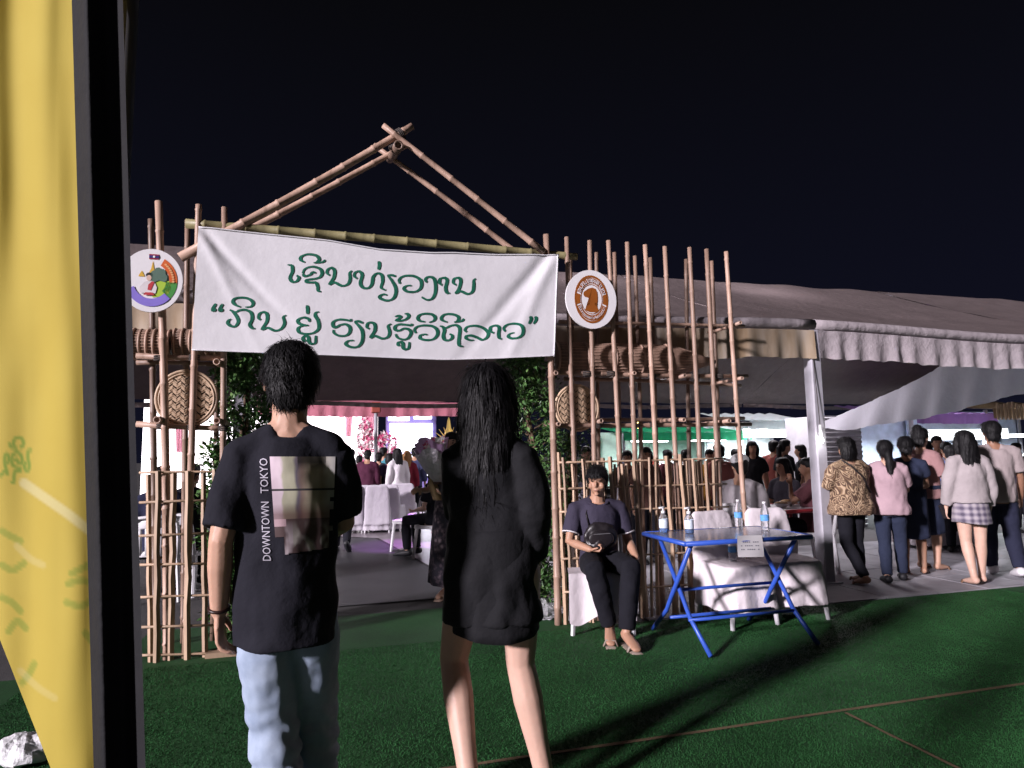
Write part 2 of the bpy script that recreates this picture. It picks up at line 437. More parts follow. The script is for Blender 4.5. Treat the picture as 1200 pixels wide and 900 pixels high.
# ================================================================== SPLIT BAMBOO FENCES
def fence(label, slats, rails, v, post=None, base=None):
    f = thing('lattice_fence', label, 'fence', W(0, v) if not post else P(post[0], post[1], v) * 1.0)
    f.location.z = 0
    for i, (x0, y0, x1, y1, w) in enumerate(slats):
        a = P(x1, y1, v); b_ = P(x0, y0, v)
        if a.z < 0.12: a.z = 0.0
        rs = random.Random(i * 7 + 1); bb = B(); N = 7; V = []; Fc = []; w = w * (1.35 if not post and v > -.052 else 1.0)
        t = (b_ - a); off = (-0.012 if i % 2 else 0.013)
        for k in range(N + 1):
            fr = k / N; c = a + t * fr + UA * (0.006 * math.sin(fr * 3.1) * rs.uniform(-1, 1)) + VA * off
            ww = w * (1 - 0.12 * fr) * (1 + 0.08 * (k % 2))
            V += [c - UA * ww, c - VA * (0.004 + ww * 0.35), c + UA * ww, c + VA * 0.003]
        for k in range(N):
            for q in range(4):
                q2 = (q + 1) % 4; Fc.append((4 * k + q, 4 * k + q2, 4 * k + 4 + q2, 4 * k + 4 + q))
        Fc += [(3, 2, 1, 0), (4 * N, 4 * N + 1, 4 * N + 2, 4 * N + 3)]
        bb.add(V, Fc).build('slat', SLAT, f, smooth=False)
    for i, (x0, y0, x1, y1) in enumerate(rails):
        a = P(x0, y0, v); b_ = P(x1, y1, v)
        SEED[0] += 1
        B().add(*culm(a, b_, 0.009, seed=SEED[0], n=6, bend=0.006)).build('rail', SLAT, f, smooth=True)
    return f
ls = [(173, 556, 176, 774, .013), (186, 552, 184, 772, .016), (203, 553, 199, 772, .018), (221, 552, 220, 771, .016), (238, 551, 240, 770, .014), (252, 550, 263, 769, .015)]
fl_ = fence('low split bamboo lattice fence under the round colourful emblem sign', ls,
      [(163, 554, 258, 553), (163, 589, 258, 586), (163, 628, 259, 624), (163, 662, 259, 660), (163, 700, 260, 697), (163, 735, 261, 732), (163, 768, 262, 765)], -0.05)
bx = P(263, 769, -0.05); B().box((bx.x - 0.02, bx.y, 0.02), 0.2, 0.08, 0.035, UA, VA).build('foot_board', SLAT, fl_)
rsl = [(655, 530, 664, 733, .020), (659, 536, 672, 731, .014)]
x = 671
rr_ = random.Random(5)
while x < 846:
    lean = rr_.uniform(2, 16); top = 541 - (x - 660) * 0.03 + rr_.uniform(-5, 5)
    rsl.append((x, top, x + lean, 728 - (x - 660) * 0.15, rr_.choice((.013, .016, .019, .021))))
    x += rr_.choice((6, 7, 9, 11))
fr_ = fence('split bamboo lattice fence behind the seated man in the polo shirt', rsl,
      [(655, 542, 850, 537), (655, 573, 852, 567), (656, 600, 854, 594), (658, 655, 858, 645), (660, 694, 860, 682)], -0.055)

# ================================================================== BANNER WITH LETTERING
TOP = [(232.6, 265), (311, 273.7), (384, 281.4), (445, 292), (506.6, 296), (533.5, 295.8), (583, 298), (655, 298)]
BOT = [(224.5, 410.6), (315, 414.4), (430, 418.5), (518, 422), (583, 420.5), (641, 418), (650, 418)]
def bn_off(s, t):
    d = 0.006 * nz(s * 7, t * 3, 1.3) + 0.010 * math.sin(9 * s + 2 * t) * (0.3 + t * 0.6)
    c1 = math.exp(-((s - 0.34 * t - 0.012) / 0.02) ** 2) * max(0, 1 - t * 1.1)            # creases fanning out of the corners
    c2 = math.exp(-((s - 0.17 * t - 0.012) / 0.016) ** 2) * max(0, 1 - t * 0.9)
    s2 = 1 - s; c3 = math.exp(-((s2 - 0.25 * t - 0.02) / 0.022) ** 2) * max(0, 1 - t * 0.8)
    c4 = math.exp(-((s2 - 0.12 * t - 0.012) / 0.018) ** 2) * max(0, 1 - t * 0.6)
    return d + 0.022 * c1 - 0.012 * c2 + 0.024 * c3 - 0.016 * c4
VBN = -0.085
def bn_px(px, py, lift=0.0):
    tpx = (px - 228) / 425.0
    yt = lerp_curve(TOP, px); yb = lerp_curve(BOT, px)
    t = (py - yt) / (yb - yt)
    return P(px, py, VBN) + VA * (bn_off(tpx, t) - lift)
def bn(s, t):
    xl = 232.6 + (224.5 - 232.6) * t; xr = 655 + (650 - 655) * t
    px = xl + (xr - xl) * s
    py = lerp_curve(TOP, px) * (1 - t) + lerp_curve(BOT, px) * t
    return P(px, py, VBN) + VA * bn_off((px - 228) / 425.0, t)
bw = fabric('banner_cloth', (0.80, 0.79, 0.82), 0.75, 0.03, transl=0.12, fold=0.008)
banner = thing('banner', 'white cloth banner with green handwritten lettering hung across the bamboo gate', 'banner', bn(0.5, 1.0))
V, Fc = grid(bn, 150, 50); B().add(V, Fc).build('cloth', bw, banner, smooth=True)
# hem stitched at the right and lower edges
hem = B(); hem.tube([bn(i / 60, 0.995) - VA * 0.003 for i in range(61)], 0.004, 5); hem.tube([bn(0.997, i / 30) - VA * 0.003 for i in range(31)], 0.005, 5)
hem.tube([bn(i / 60, 0.004) - VA * 0.003 for i in range(61)], 0.006, 5)
hem.build('hem', bw, banner, smooth=True)
green = fabric('green_paint', (0.012, 0.125, 0.075), 0.7, 0.15)
def catmull(pts, n=7):
    P_ = [Vector((*p, 0)) for p in pts]; P_ = [P_[0] * 2 - P_[1]] + P_ + [P_[-1] * 2 - P_[-2]]
    out = []
    for i in range(1, len(P_) - 2):
        p0, p1, p2, p3 = P_[i - 1:i + 3]
        for k in range(n):
            t = k / n
            out.append(0.5 * ((2 * p1) + (p2 - p0) * t + (2 * p0 - 5 * p1 + 4 * p2 - p3) * t * t + (3 * p1 - p0 - 3 * p2 + p3) * t ** 3))
    out.append(P_[-2]); return out
def stroke2d(pts, thick, thin, n=7):
    c = catmull(pts, n); k = len(c); L = []; Rr = []
    for i in range(k):
        t = (c[min(k - 1, i + 1)] - c[max(0, i - 1)])
        if t.length < 1e-6: t = Vector((1, 0, 0))
        t.normalize(); w = thin + (thick - thin) * abs(t.y * 0.92 + t.x * 0.25) ** 1.3
        f = i / (k - 1); w *= 0.62 + 0.38 * min(1, f * 5, (1 - f) * 5)
        nrm = Vector((-t.y, t.x, 0)); L.append(c[i] + nrm * w / 2); Rr.append(c[i] - nrm * w / 2)
    return L, Rr
RA = ((320, 285), 4.8); RB = ((230, 335), 7.5); RC = ((380, 350), 8.571); RD = ((480, 355), 7.5)
GLY = [  # region, strokes of one letter (traced as pen strokes)
 (RA, [[(82,122),(105,128),(108,160),(95,195),(108,217),(132,215),(145,195),(132,182)]]),
 (RA, [[(165,172),(180,145),(220,133),(262,145),(275,168),(262,192),(230,202),(192,207),(188,219),(215,222),(240,224),(250,245),(252,268),(268,273)], [(166,174),(178,186),(205,180),(222,165),(240,168)]]),
 (RA, [[(178,108),(155,95),(160,75),(195,63),(240,70),(258,90),(245,108),(228,112)], [(228,112),(262,109),(280,106),(294,95)]]),
 (RA, [[(318,182),(302,168),(308,148),(330,140),(345,158),(340,195),(318,232),(345,222),(385,240),(418,232),(432,205),(430,170),(442,155)]]),
 (RA, [[(472,200),(455,185),(462,165),(485,160),(500,180),(490,225),(505,250),(535,252),(555,230),(562,190),(585,170),(610,180),(615,215),(607,250),(632,265)]]),
 (RA, [[(594,102),(597,125),(592,150)]]),
 (RA, [[(640,182),(665,180),(690,186)], [(645,184),(670,215),(690,260),(680,305),(645,323),(605,312),(600,298),(620,288),(640,292)]]),
 (RA, [[(712,228),(708,205),(735,185),(790,185),(830,210),(830,250),(800,272),(755,272),(735,255),(750,240),(778,238)]]),
 (RA, [[(865,220),(855,205),(870,190),(900,195),(912,225),(912,275),(895,310),(865,318),(835,303)]]),
 (RA, [[(950,235),(935,222),(940,200),(965,195),(978,210),(970,250),(978,278),(995,280)]]),
 (RA, [[(1030,235),(1013,222),(1018,200),(1045,195),(1055,215),(1045,255),(1030,280),(1055,270),(1095,285),(1122,270),(1128,235),(1128,210),(1140,198)]]),
 (RB, [[(150,224),(142,205),(155,178),(172,155)], [(150,222),(158,210),(150,200)]]),
 (RB, [[(214,226),(204,207),(216,180),(232,158)], [(214,224),(222,212),(214,202)]]),
 (RB, [[(292,210),(320,225),(355,270),(368,315),(340,355),(300,350),(275,325),(285,300),(305,290)], [(320,226),(350,228),(380,214),(430,210),(480,235),(490,290),(470,340),(490,372),(515,375)]]),
 (RB, [[(385,185),(340,165),(320,135),(345,108),(410,102),(470,118),(498,150),(480,180),(430,187)]]),
 (RB, [[(565,300),(545,280),(555,245),(590,230),(620,250),(620,310),(580,382),(630,370),(690,395),(745,380),(775,330),(765,275),(790,258)]]),
 (RB, [[(994,318),(985,292),(940,280),(895,300),(900,330),(940,345),(985,350)], [(985,350),(930,354),(895,375),(905,410),(960,425),(1030,415),(1075,375),(1070,310),(1045,265),(1050,238),(1078,228)]]),
 (RB, [[(974,172),(978,210),(977,250)]]),
 (RB, [[(975,482),(948,485),(937,460),(960,442),(985,455),(990,495),(1015,512),(1045,500),(1050,440)]]),
 (RC, [[(265,205),(262,225),(215,215),(140,212),(90,235),(85,270),(110,292),(160,265),(215,260),(255,290),(250,345),(205,375),(140,372),(95,345),(92,315)]]),
 (RC, [[(300,232),(340,228),(388,245)], [(305,235),(345,275),(380,330),(380,420),(340,480),(270,488),(215,460),(235,428),(295,420)]]),
 (RC, [[(450,305),(425,285),(435,250),(470,240),(505,260),(505,320),(465,390),(510,375),(580,400),(635,385),(655,340),(640,275),(670,252)]]),
 (RC, [[(876,250),(875,268),(820,262),(750,258),(710,280),(712,310),(750,320),(800,300),(850,310),(870,345),(840,395),(790,410),(735,390),(715,355)]]),
 (RC, [[(805,152),(835,155),(845,180),(815,208),(760,222),(708,220)], [(708,182),(740,172),(765,182),(745,200),(715,212)]]),
 (RC, [[(762,470),(740,465),(745,440),(775,435),(790,460),(790,490),(815,508),(845,495),(855,435)]]),
 (RC, [[(918,345),(905,310),(935,280),(1000,268),(1080,275),(1130,310),(1135,360),(1095,405),(1030,415),(965,400),(965,370),(1000,358),(1035,360)]]),
 (RC, [[(1010,232),(955,220),(938,190),(965,160),(1025,150),(1085,160),(1112,190),(1095,222),(1050,238)]]),
 (RD, [[(265,203),(290,210),(305,240),(295,285),(305,320),(340,328),(370,310),(372,285),(350,272)], [(290,215),(320,218),(360,200),(410,195),(440,225),(435,290),(430,350),(440,375),(470,380)]]),
 (RD, [[(330,168),(285,150),(280,125),(310,100),(370,98),(420,115),(430,140),(410,165),(390,168)], [(395,166),(440,162),(462,155),(478,138)]]),
 (RD, [[(500,255),(485,235),(510,208),(580,200),(650,220),(690,260),(680,300),(640,322),(590,300),(540,285),(500,290),(495,310),(530,325),(565,325)]]),
 (RD, [[(740,265),(710,245),(715,210),(755,198),(785,215),(780,270),(785,305),(810,318)]]),
 (RD, [[(840,250),(825,225),(850,195),(910,182),(970,195),(992,230),(985,280),(945,308),(895,312),(865,295),(880,272),(918,262)]]),
 (RD, [[(1048,125),(1062,135),(1060,155),(1042,185)], [(1048,130),(1060,128),(1062,142)]]),
 (RD, [[(1094,125),(1108,135),(1106,155),(1086,185)], [(1094,130),(1106,128),(1108,142)]]),
]
for (o, sc), strokes in GLY:
    bb = B()
    for st in strokes:
        L, Rr = stroke2d([(o[0] + x / sc, o[1] + y / sc) for x, y in st], 4.3, 2.0)
        V = []; k = len(L)
        for i in range(k):
            V += [bn_px(L[i].x, L[i].y, 0.0042), bn_px(Rr[i].x, Rr[i].y, 0.0042)]
        bb.add(V, [(2 * i, 2 * i + 1, 2 * i + 3, 2 * i + 2) for i in range(k - 1)])
    bb.build('letter', green, banner)

# ================================================================== ROUND SIGNS
def disc(c, rx, rz, th, n=40):
    V = []; Fc = []
    for s in (-1, 1):
        for i in range(n):
            a = 2 * math.pi * i / n; V.append(c + UA * (rx * math.cos(a)) + Vector((0, 0, rz * math.sin(a))) + VA * (s * th / 2))
    Fc = [tuple(range(n)), tuple(range(2 * n - 1, n - 1, -1))] + [(i, n + i, n + (i + 1) % n, (i + 1) % n) for i in range(n)]
    return V, Fc
def flat(name, m, parent, c, pts, lift):
    """flat printed shape on a sign; pts in sign units"""
    V = [c + UA * x + Vector((0, 0, z)) - VA * lift for x, z in pts]
    if isinstance(pts, Ring):
        n = len(pts) // 2; o_ = Vector(parent.location)
        return link(name, mk([v - o_ for v in V], [(i, i + 1, 2 * n - 2 - i, 2 * n - 1 - i) for i in range(n - 1)], name, False), m, parent)
    bm = bmesh.new(); vs_ = [bm.verts.new(v - Vector(parent.location)) for v in V]
    f = bm.faces.new(vs_); bmesh.ops.triangulate(bm, faces=[f]); bmesh.ops.recalc_face_normals(bm, faces=bm.faces)
    me = bpy.data.meshes.new(name); bm.to_mesh(me); bm.free()
    return link(name, me, m, parent)
class Ring(list): pass
def ringpts(r0, r1, a0, a1, n=24, ex=1.0):
    A = [R(a0 + (a1 - a0) * i / n) for i in range(n + 1)]
    return Ring([(r1 * math.cos(a) * ex, r1 * math.sin(a)) for a in A] + [(r0 * math.cos(a) * ex, r0 * math.sin(a)) for a in reversed(A)])
white_board = mat('white_board', (0.80, 0.78, 0.80), 0.45, var=0.03)
paint = lambda n_, c: mat('print_' + n_, c, 0.55, var=0.12, bstr=0.05)
# right sign: brown oval badge with a woman's profile
c = P(692.5, 351, -0.062); rad = (P(722, 351, -0.062) - P(663, 351, -0.062)).length / 2
sg = thing('round_sign', 'white disc sign with brown oval badge of a head in profile', 'sign', c - Vector((0, 0, rad * 1.12)))
B().add(*disc(c, rad, rad * 1.1, 0.02)).build('board', white_board, sg)
br = paint('brown', (0.30, 0.085, 0.012)); brw = paint('cream', (0.72, 0.66, 0.68))
q = rad
flat('oval_ring', br, sg, c, ringpts(0.82 * q, 0.90 * q, 0, 359.9, 40, 0.74), 0.0125)
flat('oval_band', br, sg, c, ringpts(0.58 * q, 0.80 * q, -16, 16, 8, 0.78), 0.0125)
flat('oval_band', br, sg, c, ringpts(0.58 * q, 0.80 * q, 164, 196, 8, 0.78), 0.0125)
flat('letter_band', br, sg, c, ringpts(0.60 * q, 0.80 * q, 20, 160, 24, 0.75), 0.0125)
flat('letter_band', br, sg, c, ringpts(0.60 * q, 0.80 * q, 200, 340, 24, 0.75), 0.0125)
flat('oval_ring', br, sg, c, ringpts(0.535 * q, 0.565 * q, 0, 359.9, 40, 0.76), 0.0125)
prof = [(-.27,-.40),(-.20,-.27),(-.08,-.18),(-.06,-.08),(-.10,.02),(-.17,.06),(-.27,.08),(-.32,.16),(-.30,.25),(-.22,.30),(-.17,.29),(-.10,.38),(.04,.42),(.17,.38),(.24,.26),(.25,.10),(.235,.05),(.25,-.03),(.20,-.12),(.13,-.13),(.12,-.20),(.22,-.25),(.27,-.40),(.14,-.46),(-.10,-.46)]
flat('head_profile', br, sg, c, [(x * q * 1.0, z * q * 1.05) for x, z in prof], 0.0125)
def text_mesh(body, size):
    cu = bpy.data.curves.new('t', 'FONT'); cu.body = body; cu.size = size; cu.align_x = 'CENTER'; cu.align_y = 'CENTER'; cu.resolution_u = 2
    ob = bpy.data.objects.new('t', cu); col.objects.link(ob)
    dg = bpy.context.evaluated_depsgraph_get(); me = bpy.data.meshes.new_from_object(ob.evaluated_get(dg))
    V = [v.co.copy() for v in me.vertices]; Fc = [tuple(p.vertices) for p in me.polygons]
    bpy.data.objects.remove(ob); bpy.data.meshes.remove(me); bpy.data.curves.remove(cu)
    return V, Fc
def arc_letter(V, Fc, ang, r, inward, ex=0.75, lift=0.0165):
    p = Vector((math.cos(ang) * r * ex, math.sin(ang) * r, 0)); t = ang - math.pi / 2 if not inward else ang + math.pi / 2
    M = Matrix.Rotation(t, 3, 'Z'); out = []
    for v in V:
        w = p + M @ v; out.append(c + UA * w.x + Vector((0, 0, w.y)) - VA * lift)
    B().add(out, Fc).build('letter', brw, sg)
s_ = "Businesswomen's Association"
for i, ch in enumerate(s_):
    if ch == ' ': continue
    V, Fc = text_mesh(ch, 0.042); arc_letter(V, Fc, R(207 + 126 * i / (len(s_) - 1)), 0.70 * q, True)
# the upper arc in Lao letters drawn as pen strokes (unit box)
LAO = {'s': [[(.1,.9),(.5,1.),(.9,.8),(.6,.6),(.2,.5),(.1,.2),(.4,0),(.8,.1),(.9,.5)], [(.9,.8),(1.,1.)]], 'a': [[(.3,.8),(.6,.7),(.4,.55)], [(.3,.35),(.6,.25),(.4,.1)]],
       'm': [[(.3,.9),(.1,.7),(.2,.1),(.5,0),(.9,.1),(.9,.9)], [(.2,.1),(.05,.0)]], 'aa': [[(.1,.6),(.2,.9),(.6,.9),(.6,.2),(.9,0)]], 'k': [[(.1,.0),(.1,.6),(.3,.95),(.7,.95),(.9,.6),(.8,0)], [(.4,.5),(.6,.5)]],
       'n': [[(.2,.7),(.1,.9),(.35,.9),(.3,.1),(.6,.15),(.9,.1),(.9,.9)]], 'g': [[(.1,.9),(.4,.4),(.2,0),(.05,.2)], [(.3,.7),(.7,.9),(.9,.6),(.9,0)]], 't': [[(.1,.8),(.3,.9),(.3,.1),(.6,.1),(.6,.8),(.9,.9),(.9,0)]],
       'l': [[(.1,.7),(.4,.95),(.9,.7),(.8,.2),(.5,.4),(.1,.3),(.3,0),(.6,.05)]], 'd': [[(.9,0),(.9,.7),(.5,.95),(.1,.7),(.2,.1),(.6,.2),(.5,.5)]], 'e': [[(.2,1),(.3,.2),(.5,.0),(.6,.2)], [(.7,1),(.8,.2),(1,.0)]],
       'y': [[(.7,.8),(.3,.9),(.1,.7),(.5,.5),(.1,.3),(.3,0),(.8,0),(.9,1)]], 'ng': [[(.2,.7),(.4,.95),(.8,.7),(.8,.1),(.4,-.1),(.1,.1)]]}
seq = ['s', 'a', 'm', 'aa', 'k', 'm', '', 'n', 'g', 't', 'l', 'a', 'g', 'd', '', 'e', 'm', 'y', 'ng']
for i, k_ in enumerate(seq):
    if not k_: continue
    V = []; Fc = []
    for st in LAO[k_]:
        L, Rr = stroke2d([(x * 0.026 - 0.013, z * 0.03 - 0.015) for x, z in st], 0.006, 0.0045, 3); k0 = len(V)
        for l, r_ in zip(L, Rr): V += [l, r_]
        Fc += [(k0 + 2 * j, k0 + 2 * j + 1, k0 + 2 * j + 3, k0 + 2 * j + 2) for j in range(len(L) - 1)]
    arc_letter(V, Fc, R(155 - 130 * i / (len(seq) - 1)), 0.70 * q, False)
# left sign: colourful emblem
c2 = P(178, 329, -0.062); rx = (P(214.5, 329, -0.062) - P(178, 329, -0.062)).length
sg2 = thing('round_sign', 'white disc sign with colourful landscape emblem half hidden by the black drape', 'sign', c2 - Vector((0, 0, rx * 1.14)))
B().add(*disc(c2, rx, rx * 1.14, 0.02)).build('board', white_board, sg2)
q = rx
def fl2(name, key, colr, pts, lift=0.0125): return flat(name, paint(key, colr), sg2, c2, type(pts)([(x * q * 1.06, z * q * 1.18 - .02 * q) for x, z in pts]), lift)
fl2('orange_garland', 'orange', (0.62, 0.12, 0.02), ringpts(0.54, 0.78, -6, 62, 14))
for i in range(9):
    a = R(0 + 6.4 * i); fl2('garland_leaf', 'light_orange', (0.75, 0.40, 0.18), [(0.66 * math.cos(a) + .045 * math.cos(t), 0.66 * math.sin(a) + .03 * math.sin(t)) for t in [k * math.pi / 3 for k in range(6)]], 0.0165)
fl2('green_garland', 'green', (0.06, 0.28, 0.05), ringpts(0.44, 0.78, -42, -2, 8))
fl2('field', 'lime', (0.38, 0.55, 0.05), [(-.05, 0.02), (0.56, 0.02), (0.60, -0.2), (0.54, -0.36), (0.36, -0.46), (0.05, -0.50)])
fl2('tree_print', 'tree', (0.10, 0.17, 0.13), [(-.02, 0.00), (-.06, 0.12), (.0, 0.20), (-.01, 0.28), (.08, 0.33), (.12, 0.40), (.22, 0.42), (0.30, 0.37), (0.36, 0.38), (.42, .30), (.41, .24), (0.48, 0.16), (0.47, 0.04), (.40, -.02), (.22, .02), (.10, -.04)], 0.0165)
fl2('ribbon', 'violet', (0.24, 0.18, 0.62), ringpts(0.54, 0.78, 200, 318, 16), 0.0145)
fl2('flag', 'flag_red', (0.30, 0.01, 0.04), [(-.10, .66), (.20, .66), (.20, .82), (-.10, .82)])
fl2('flag_band', 'flag_blue', (0.03, 0.02, 0.16), [(-.10, .70), (.20, .70), (.20, .78), (-.10, .78)], 0.0145)
fl2('flag_moon', 'white', (0.8, 0.8, 0.8), [(.05 + .035 * math.cos(t), .74 + .035 * math.sin(t)) for t in [k * math.pi / 6 for k in range(12)]], 0.0165)
fl2('golden_stupa', 'gold', (0.66, 0.40, 0.05), [(-.12, .20), (.16, .20), (.10, .28), (.07, .36), (.04, .50), (.02, .62), (.0, .50), (-.03, .36), (-.07, .28)])
fl2('golden_stupa', 'gold', (0.66, 0.40, 0.05), [(-.40, .12), (-.20, .12), (-.24, .20), (-.30, .30), (-.36, .20)])
fl2('woman_hair', 'black', (0.02, 0.015, 0.015), [(-.06 + .11 * math.cos(t), .17 + .08 * math.sin(t)) for t in [k * math.pi / 7 for k in range(14)]], 0.0165)
fl2('woman_face', 'skin_print', (0.72, 0.50, 0.40), [(-.07 + .075 * math.cos(t), .08 + .09 * math.sin(t)) for t in [k * math.pi / 7 for k in range(14)]], 0.0185)
fl2('woman_dress', 'cream', (0.72, 0.66, 0.68), [(-.34, -.38), (.14, -.38), (.18, -.2), (.10, -.04), (-.02, .02), (-.20, -.04), (-.34, -.2)], 0.0165)
fl2('red_sash', 'red', (0.50, 0.04, 0.05), [(-.10, -.28), (.0, -.30), (.10, -.04), (.02, -.02), (-.08, -.12)], 0.0185)
fl2('red_skirt', 'red', (0.50, 0.04, 0.05), [(-.22, -.44), (.12, -.44), (.06, -.36), (-.16, -.36)], 0.0185)

# ================================================================== WOVEN TRAYS AND TRAPS ON THE GATE
tray_l = bamboo_mat('woven_light', (0.52, 0.38, 0.26), (0.36, 0.24, 0.15)); tray_d = mat('woven_dark', (0.075, 0.045, 0.03), 0.8)
def tray(px, py, rpx, v, label, tilt=0.0, sq=1.0):
    c = P(px, py, v); r = (P(px + rpx, py, v) - P(px - rpx, py, v)).length / 2
    t = thing('woven_tray', label, 'tray', c - Vector((0, 0, r)), group='woven trays hung on the bamboo gate')
    B().add(*disc(c + VA * 0.012, r * 0.96, r * 0.96, 0.006, 28)).build('tray_back', tray_d, t)
    w = r / 7.5; cells = B()
    n = int(r / w) + 1
    for i in range(-n, n + 1):                   # herringbone of raised splints
        for j in range(-2 * n, 2 * n + 1):
            x = i * w; z = j * w * 0.5
            if math.hypot(x, z) > r * 0.88 or (i + j) % 4 in (3,): continue
            up = (i % 2 == 0); ax = (UA * 0.78 + Vector((0, 0, 0.62 if up else -0.62))).normalized(); az = ax.cross(VA).normalized()
            cells.box(c + UA * x + Vector((0, 0, z)) - VA * (0.003 + 0.004 * ((i + j) % 2)), w * 1.25, 0.004, w * 0.40, ax, VA, az)
    o = cells.build('woven_splints', tray_l, t); o['kind'] = 'stuff'
    ring = [c + UA * (r * math.cos(a)) + Vector((0, 0, r * math.sin(a))) for a in [2 * math.pi * k / 36 for k in range(37)]]
    B().tube(ring, r * 0.055, 7, False).build('rim', tray_l, t, smooth=True)
    ring = [c + UA * (r * .9 * math.cos(a)) + Vector((0, 0, r * .9 * math.sin(a))) - VA * 0.006 for a in [2 * math.pi * k / 36 for k in range(37)]]
    B().tube(ring, r * 0.035, 6, False).build('inner_rim', tray_l, t, smooth=True)
    return t
tray(219, 467, 36, 0.10, 'round woven bamboo tray above the low lattice fence and emblem sign side')
tray(676, 478, 25, 0.10, 'round woven bamboo tray below the brown head-profile sign')
def trap(x0, x1, y, rpx, v, label, pointed=True):
    a = P(x0, y, v); b_ = P(x1, y + (x1 - x0) * 0.022, v); L = (b_ - a).length; r = rpx / FPX * (a - CAM).dot(F_)
    t = thing('fish_trap', label, 'basket', a - Vector((0, 0, r)), group='bamboo fish traps lying on the gate rails')
    d = (b_ - a).normalized(); pts = []; rad = []
    for k in range(25):
        f = k / 24; pts.append(a + d * (L * f)); q_ = 1.0 if not pointed or f < .72 else max(.1, 1 - (f - .72) / .28 * .92)
        rad.append(r * q_ * (1 + .03 * math.sin(k * 2.1)))
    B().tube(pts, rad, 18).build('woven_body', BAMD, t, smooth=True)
    for k in range(0, 25, 4):
        if rad[k] < r * 0.4: continue
        s1, s2 = frame_of(d); ring = [pts[k] + (s1 * math.cos(an) + s2 * math.sin(an)) * (rad[k] * 1.02) for an in [2 * math.pi * i / 20 for i in range(21)]]
        B().tube(ring, 0.011, 5, False).build('hoop', BAM, t, smooth=True)
    bb = B()
    for i in range(30):
        an = 2 * math.pi * i / 30; s1, s2 = frame_of(d)
        bb.tube([pts[k] + (s1 * math.cos(an) + s2 * math.sin(an)) * (rad[k] * 1.0) for k in range(0, 25, 3)], 0.004, 4)
    o = bb.build('splints', BAM, t, smooth=True); o['kind'] = 'stuff'
trap(650, 838, 420, 19, 0.22, 'long bamboo fish trap with pointed end lying below the brown badge sign')
trap(150, 200, 403, 17, 0.2, 'blunt bamboo fish trap beneath the colourful emblem sign', False)
trap(206, 262, 401, 15, 0.22, 'small bamboo fish trap half behind the banner edge', False)
# ================================================================== LEAFY COLUMNS BESIDE THE OPENING
leafm, nt, b = nodes_of('leaf_green')
oi = nt.nodes.new('ShaderNodeTexCoord'); n1 = tex(nt, 'Noise', Scale=9.0, Detail=3.0); nt.links.new(oi.outputs['Object'], n1.inputs['Vector'])
n2 = tex(nt, 'WhiteNoise'); g_ = nt.nodes.new('ShaderNodeNewGeometry'); nt.links.new(g_.outputs['Random Per Island'], n2.inputs['Vector'])
c1 = ramp(nt, g_.outputs['Random Per Island'], [(0.0, (0.030, 0.080, 0.022)), (0.6, (0.07, 0.16, 0.045)), (1.0, (0.15, 0.26, 0.08))])
nt.links.new(c1, b.inputs['Base Color']); b.inputs['Roughness'].default_value = 0.38
b.inputs['Transmission Weight'].default_value = 0.0
STEM = mat('shrub_stem', (0.10, 0.065, 0.04), 0.9)
def leaf(V, Fc, p, d, up, L, w):
    s = d.cross(up)
    if s.length < 1e-4: s = d.orthogonal()
    s.normalize(); nn = s.cross(d).normalized(); k = len(V)
    V += [p, p + d * (L * .45) + s * w + nn * (w * .25), p + d * L - nn * (L * .12), p + d * (L * .45) - s * w + nn * (w * .25)]
    Fc += [(k, k + 1, k + 2), (k, k + 2, k + 3)]
def shrub(label, path, n, group=None, lw=0.030, stems=2):
    """path: list of (world point, radius) up the plant"""
    base = Vector((path[0][0].x, path[0][0].y, 0))
    t = thing('leafy_shrub', label, 'shrub', base, group=group)
    rs = random.Random(n); V = []; Fc = []
    clumps = []
    for i in range(150):
        f = rs.random(); k = f * (len(path) - 1); i0 = min(int(k), len(path) - 2); fr = k - i0
        c = path[i0][0].lerp(path[i0 + 1][0], fr); r = path[i0][1] * (1 - fr) + path[i0 + 1][1] * fr
        a = rs.uniform(0, 6.283); q = r * math.sqrt(rs.random()) * 1.05
        clumps.append((c + Vector((math.cos(a) * q, math.sin(a) * q, rs.uniform(-.05, .05))), rs.uniform(.05, .11)))
    twigs = B()
    for i in range(n):
        c, r = clumps[i % len(clumps)]
        d = Vector((rs.gauss(0, 1), rs.gauss(0, 1), rs.gauss(0.15, 1))).normalized()
        leaf(V, Fc, c + d * r * rs.uniform(.25, 1.1), (d + Vector((rs.gauss(0, .5), rs.gauss(0, .5), rs.gauss(0, .5)))).normalized(), Vector((rs.gauss(0, .4), rs.gauss(0, .4), 1)).normalized(), lw * rs.uniform(1.0, 1.9), lw * rs.uniform(.35, .55))
    o = B().add(V, Fc).build('crown', leafm, t); o['kind'] = 'stuff'
    for s in range(stems):
        off = Vector((rs.uniform(-.05, .05), rs.uniform(-.05, .05), 0)); pts = [base + off] + [p + off * (1 - k / len(path)) for k, (p, r) in enumerate(path[1:])]
        B().tube(pts, [0.022 * (1 - .7 * k / len(pts)) for k in range(len(pts))], 7).build('trunk', STEM, t, smooth=True)
    for c, r in clumps[::3]:
        j = min(path, key=lambda q: (q[0] - c).length)[0]; twigs.tube([Vector((j.x, j.y, max(.1, c.z - .12))), c], [.006, .003], 4)
    twigs.build('twigs', STEM, t)
    return t
def col_path(pxs, v, rpx):
    out = []
    for x, y, r in pxs:
        p = P(x, y, v); out.append((p, r / FPX * (p - CAM).dot(F_)))
    out[0][0].z = 0.0; return out
